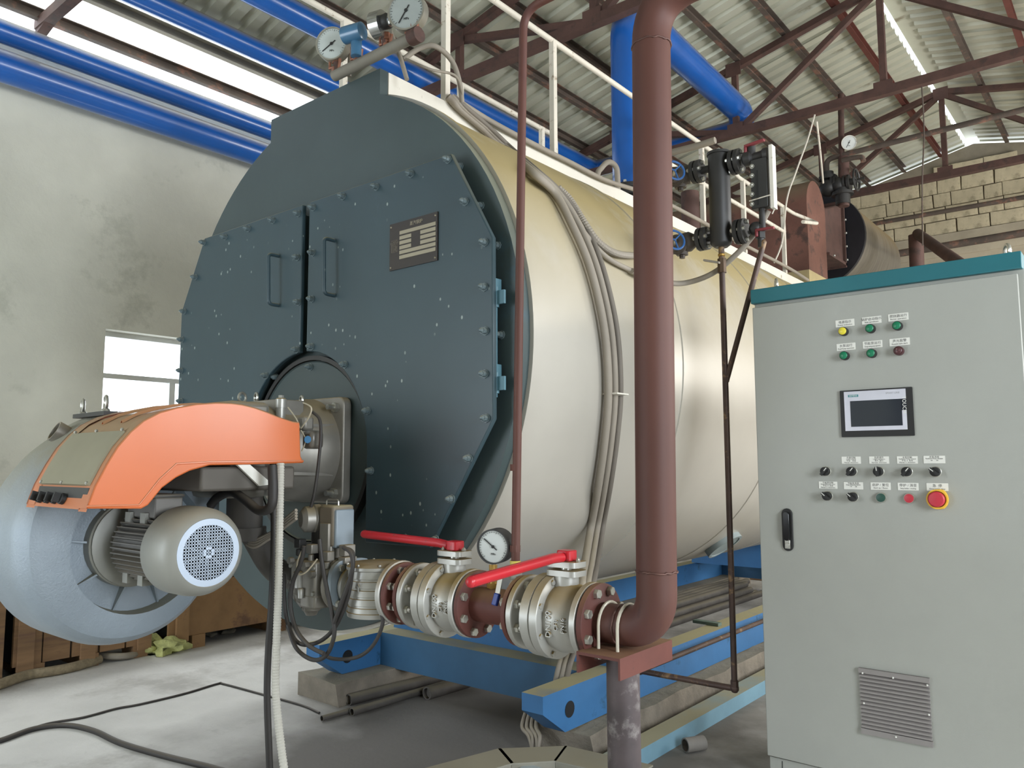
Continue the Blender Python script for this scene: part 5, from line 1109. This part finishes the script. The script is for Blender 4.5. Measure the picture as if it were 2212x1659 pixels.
# things beyond the boiler
for k, (px, r, h, mm) in enumerate(((1548, .075, .34, m_dp), (1578, .10, .30, m_black), (1602, .08, .36, mat('cyl_grey', '#6f7479', .5, .3)))):
    c = V(at(px, 1196, z=.31)); c = V((c.x-.25, c.y+.3, 0)); G_ = G().lathe(c, (0, 0, 1), [(0, r), (.31+h*.6, r), (.31+h*.75, r*.7), (.31+h*.8, r*.4)], 20)
    tag(G_.obj('gas_cylinder', mm), ['slim dark cylinder standing beyond the boiler, left of the black one', 'squat black cylinder standing in the gap below the boiler shell', 'slim grey cylinder standing right of the black one'][k], 'cylinder', 'cylinders beyond the boiler')
c = V(at(1640, 1196, z=.31)); bx = G().cbox((c.x-.2, c.y+.4, .32), .5, .5, .64); tag(bx.obj('timber_box', m_wood, bevel=.01), 'brown wooden box beyond the boiler beside the cabinet edge', 'box')
# pipes on the rear gable
def wp(a, b, y, r, label, m=m_purlin):
    p, q = V(at(*a, y=y)), V(at(*b, y=y)); d = (q-p).normalized(); return tag(G().cyl(p-d*1.0, q+d*1.5, r, n=14).obj('rear_conduit', m), label, 'pipe', 'pipes in front of the block gable')
wp((1895, 482), (2212, 426), 11.9, .032, 'dark pipe crossing the pale block gable at mid height')
wp((1988, 540), (2212, 503), 11.6, .05, 'lowest brown pipe crossing in front of the rear wall above the cabinet')
ex = thing('vent_elbow', 'dark upright pipe with a sloping branch seen just above the cabinet top', 'pipe', (-1.9, 9.3, 2.5))
a, b = V(at(1978, 575, y=9.3)), V(at(1978, 508, y=9.3)); G().cyl((a.x, 9.3, 2.2), (b.x, 9.3, b.z), .075, n=16).obj('upright', m_rust, ex)
a, b = V(at(1982, 505, y=9.3)), V(at(2062, 562, y=8.0)); G().cyl(a, b+(b-a)*.2, .055, n=16).obj('sloping_branch', m_rust, ex)
# ropes from the truss
hose('thin pale rope slanting from the truss chord down to the handrail loop', [at(1760, 248, y=7.35), at(1745, 300, y=7.3), at(1720, 370, y=7.2), at(1700, 430, y=7.1), at(1690, 520, y=7.05), at(1672, 568, y=7.0)], .008, m_rail, 'rope', None, 'rope')
hose('thin pale rod hanging from the truss chord to the valve cluster', [at(1764, 262, y=7.45), at(1772, 330, y=7.8), at(1778, 395, y=8.2)], .01, m_rail, 'rod', None, 'rod')
hose('thin dark wire dangling from the truss in front of the block gable', [V((at(1992, 205, y=7.43).x, 7.43, 4.63)), at(1996, 280, y=7.45), at(1992, 400, y=7.45), at(1993, 530, y=7.45)], .006, m_purlin, 'wire', None, 'wire')
c = V(at(1834, 308, y=8.4)); gauge('white dial gauge on the pipework above the rusty duct', c, (.3, -1, -.3), .075, 240, m_white, face='#d3d6d2')
# grey duct stub and pole on the walkway
c0, c1 = V(at(1492, 480, x=-2.9)), V(at(1490, 416, x=-2.9)); G_ = G().cyl((c0.x, c0.y, HT), (c0.x, c0.y, c1.z), .075, n=20); tag(G_.obj('vent_stub', m_rust), 'short upright brown pipe stub on the boiler top behind the level column', 'pipe')
P_ = [V(at(a, b, x=-2.9)) for a, b in ((1290, 385), (1300, 362), (1315, 350), (1330, 360), (1334, 385))]
hose('small grey bent tube on the boiler top at the foot of the upright blue pipe', [P_[0]+V((0, 0, -.30))]+P_+[P_[-1]+V((0, 0, -.30))], .02, m_greyhose, 'tube', None, 'bent_tube')
# outrigger angle under the steam outlet
p, q = V(at(1303, 425, x=-2.35)), V(at(1372, 400, x=-2.9)); tag(G().bar(p, (q.x, p.y+.1, p.z+.02), .05, .03).obj('angle_bracket', mat('peeling_paint', '#5a4a3c', .8, var=.4, vs=40, rust=.4, rcol='#a58e6a', rs=30)), 'rusty angle with peeling paint sticking out beside the black flange', 'bracket')
hose('ribbed grey conduit beside the handrail above the level column', at_y([(1440, 332), (1480, 322), (1510, 314), (1545, 303)], 4.6), .022, m_greyhose, ribs=False)
# stiffener at the ridge: pale lit conduit
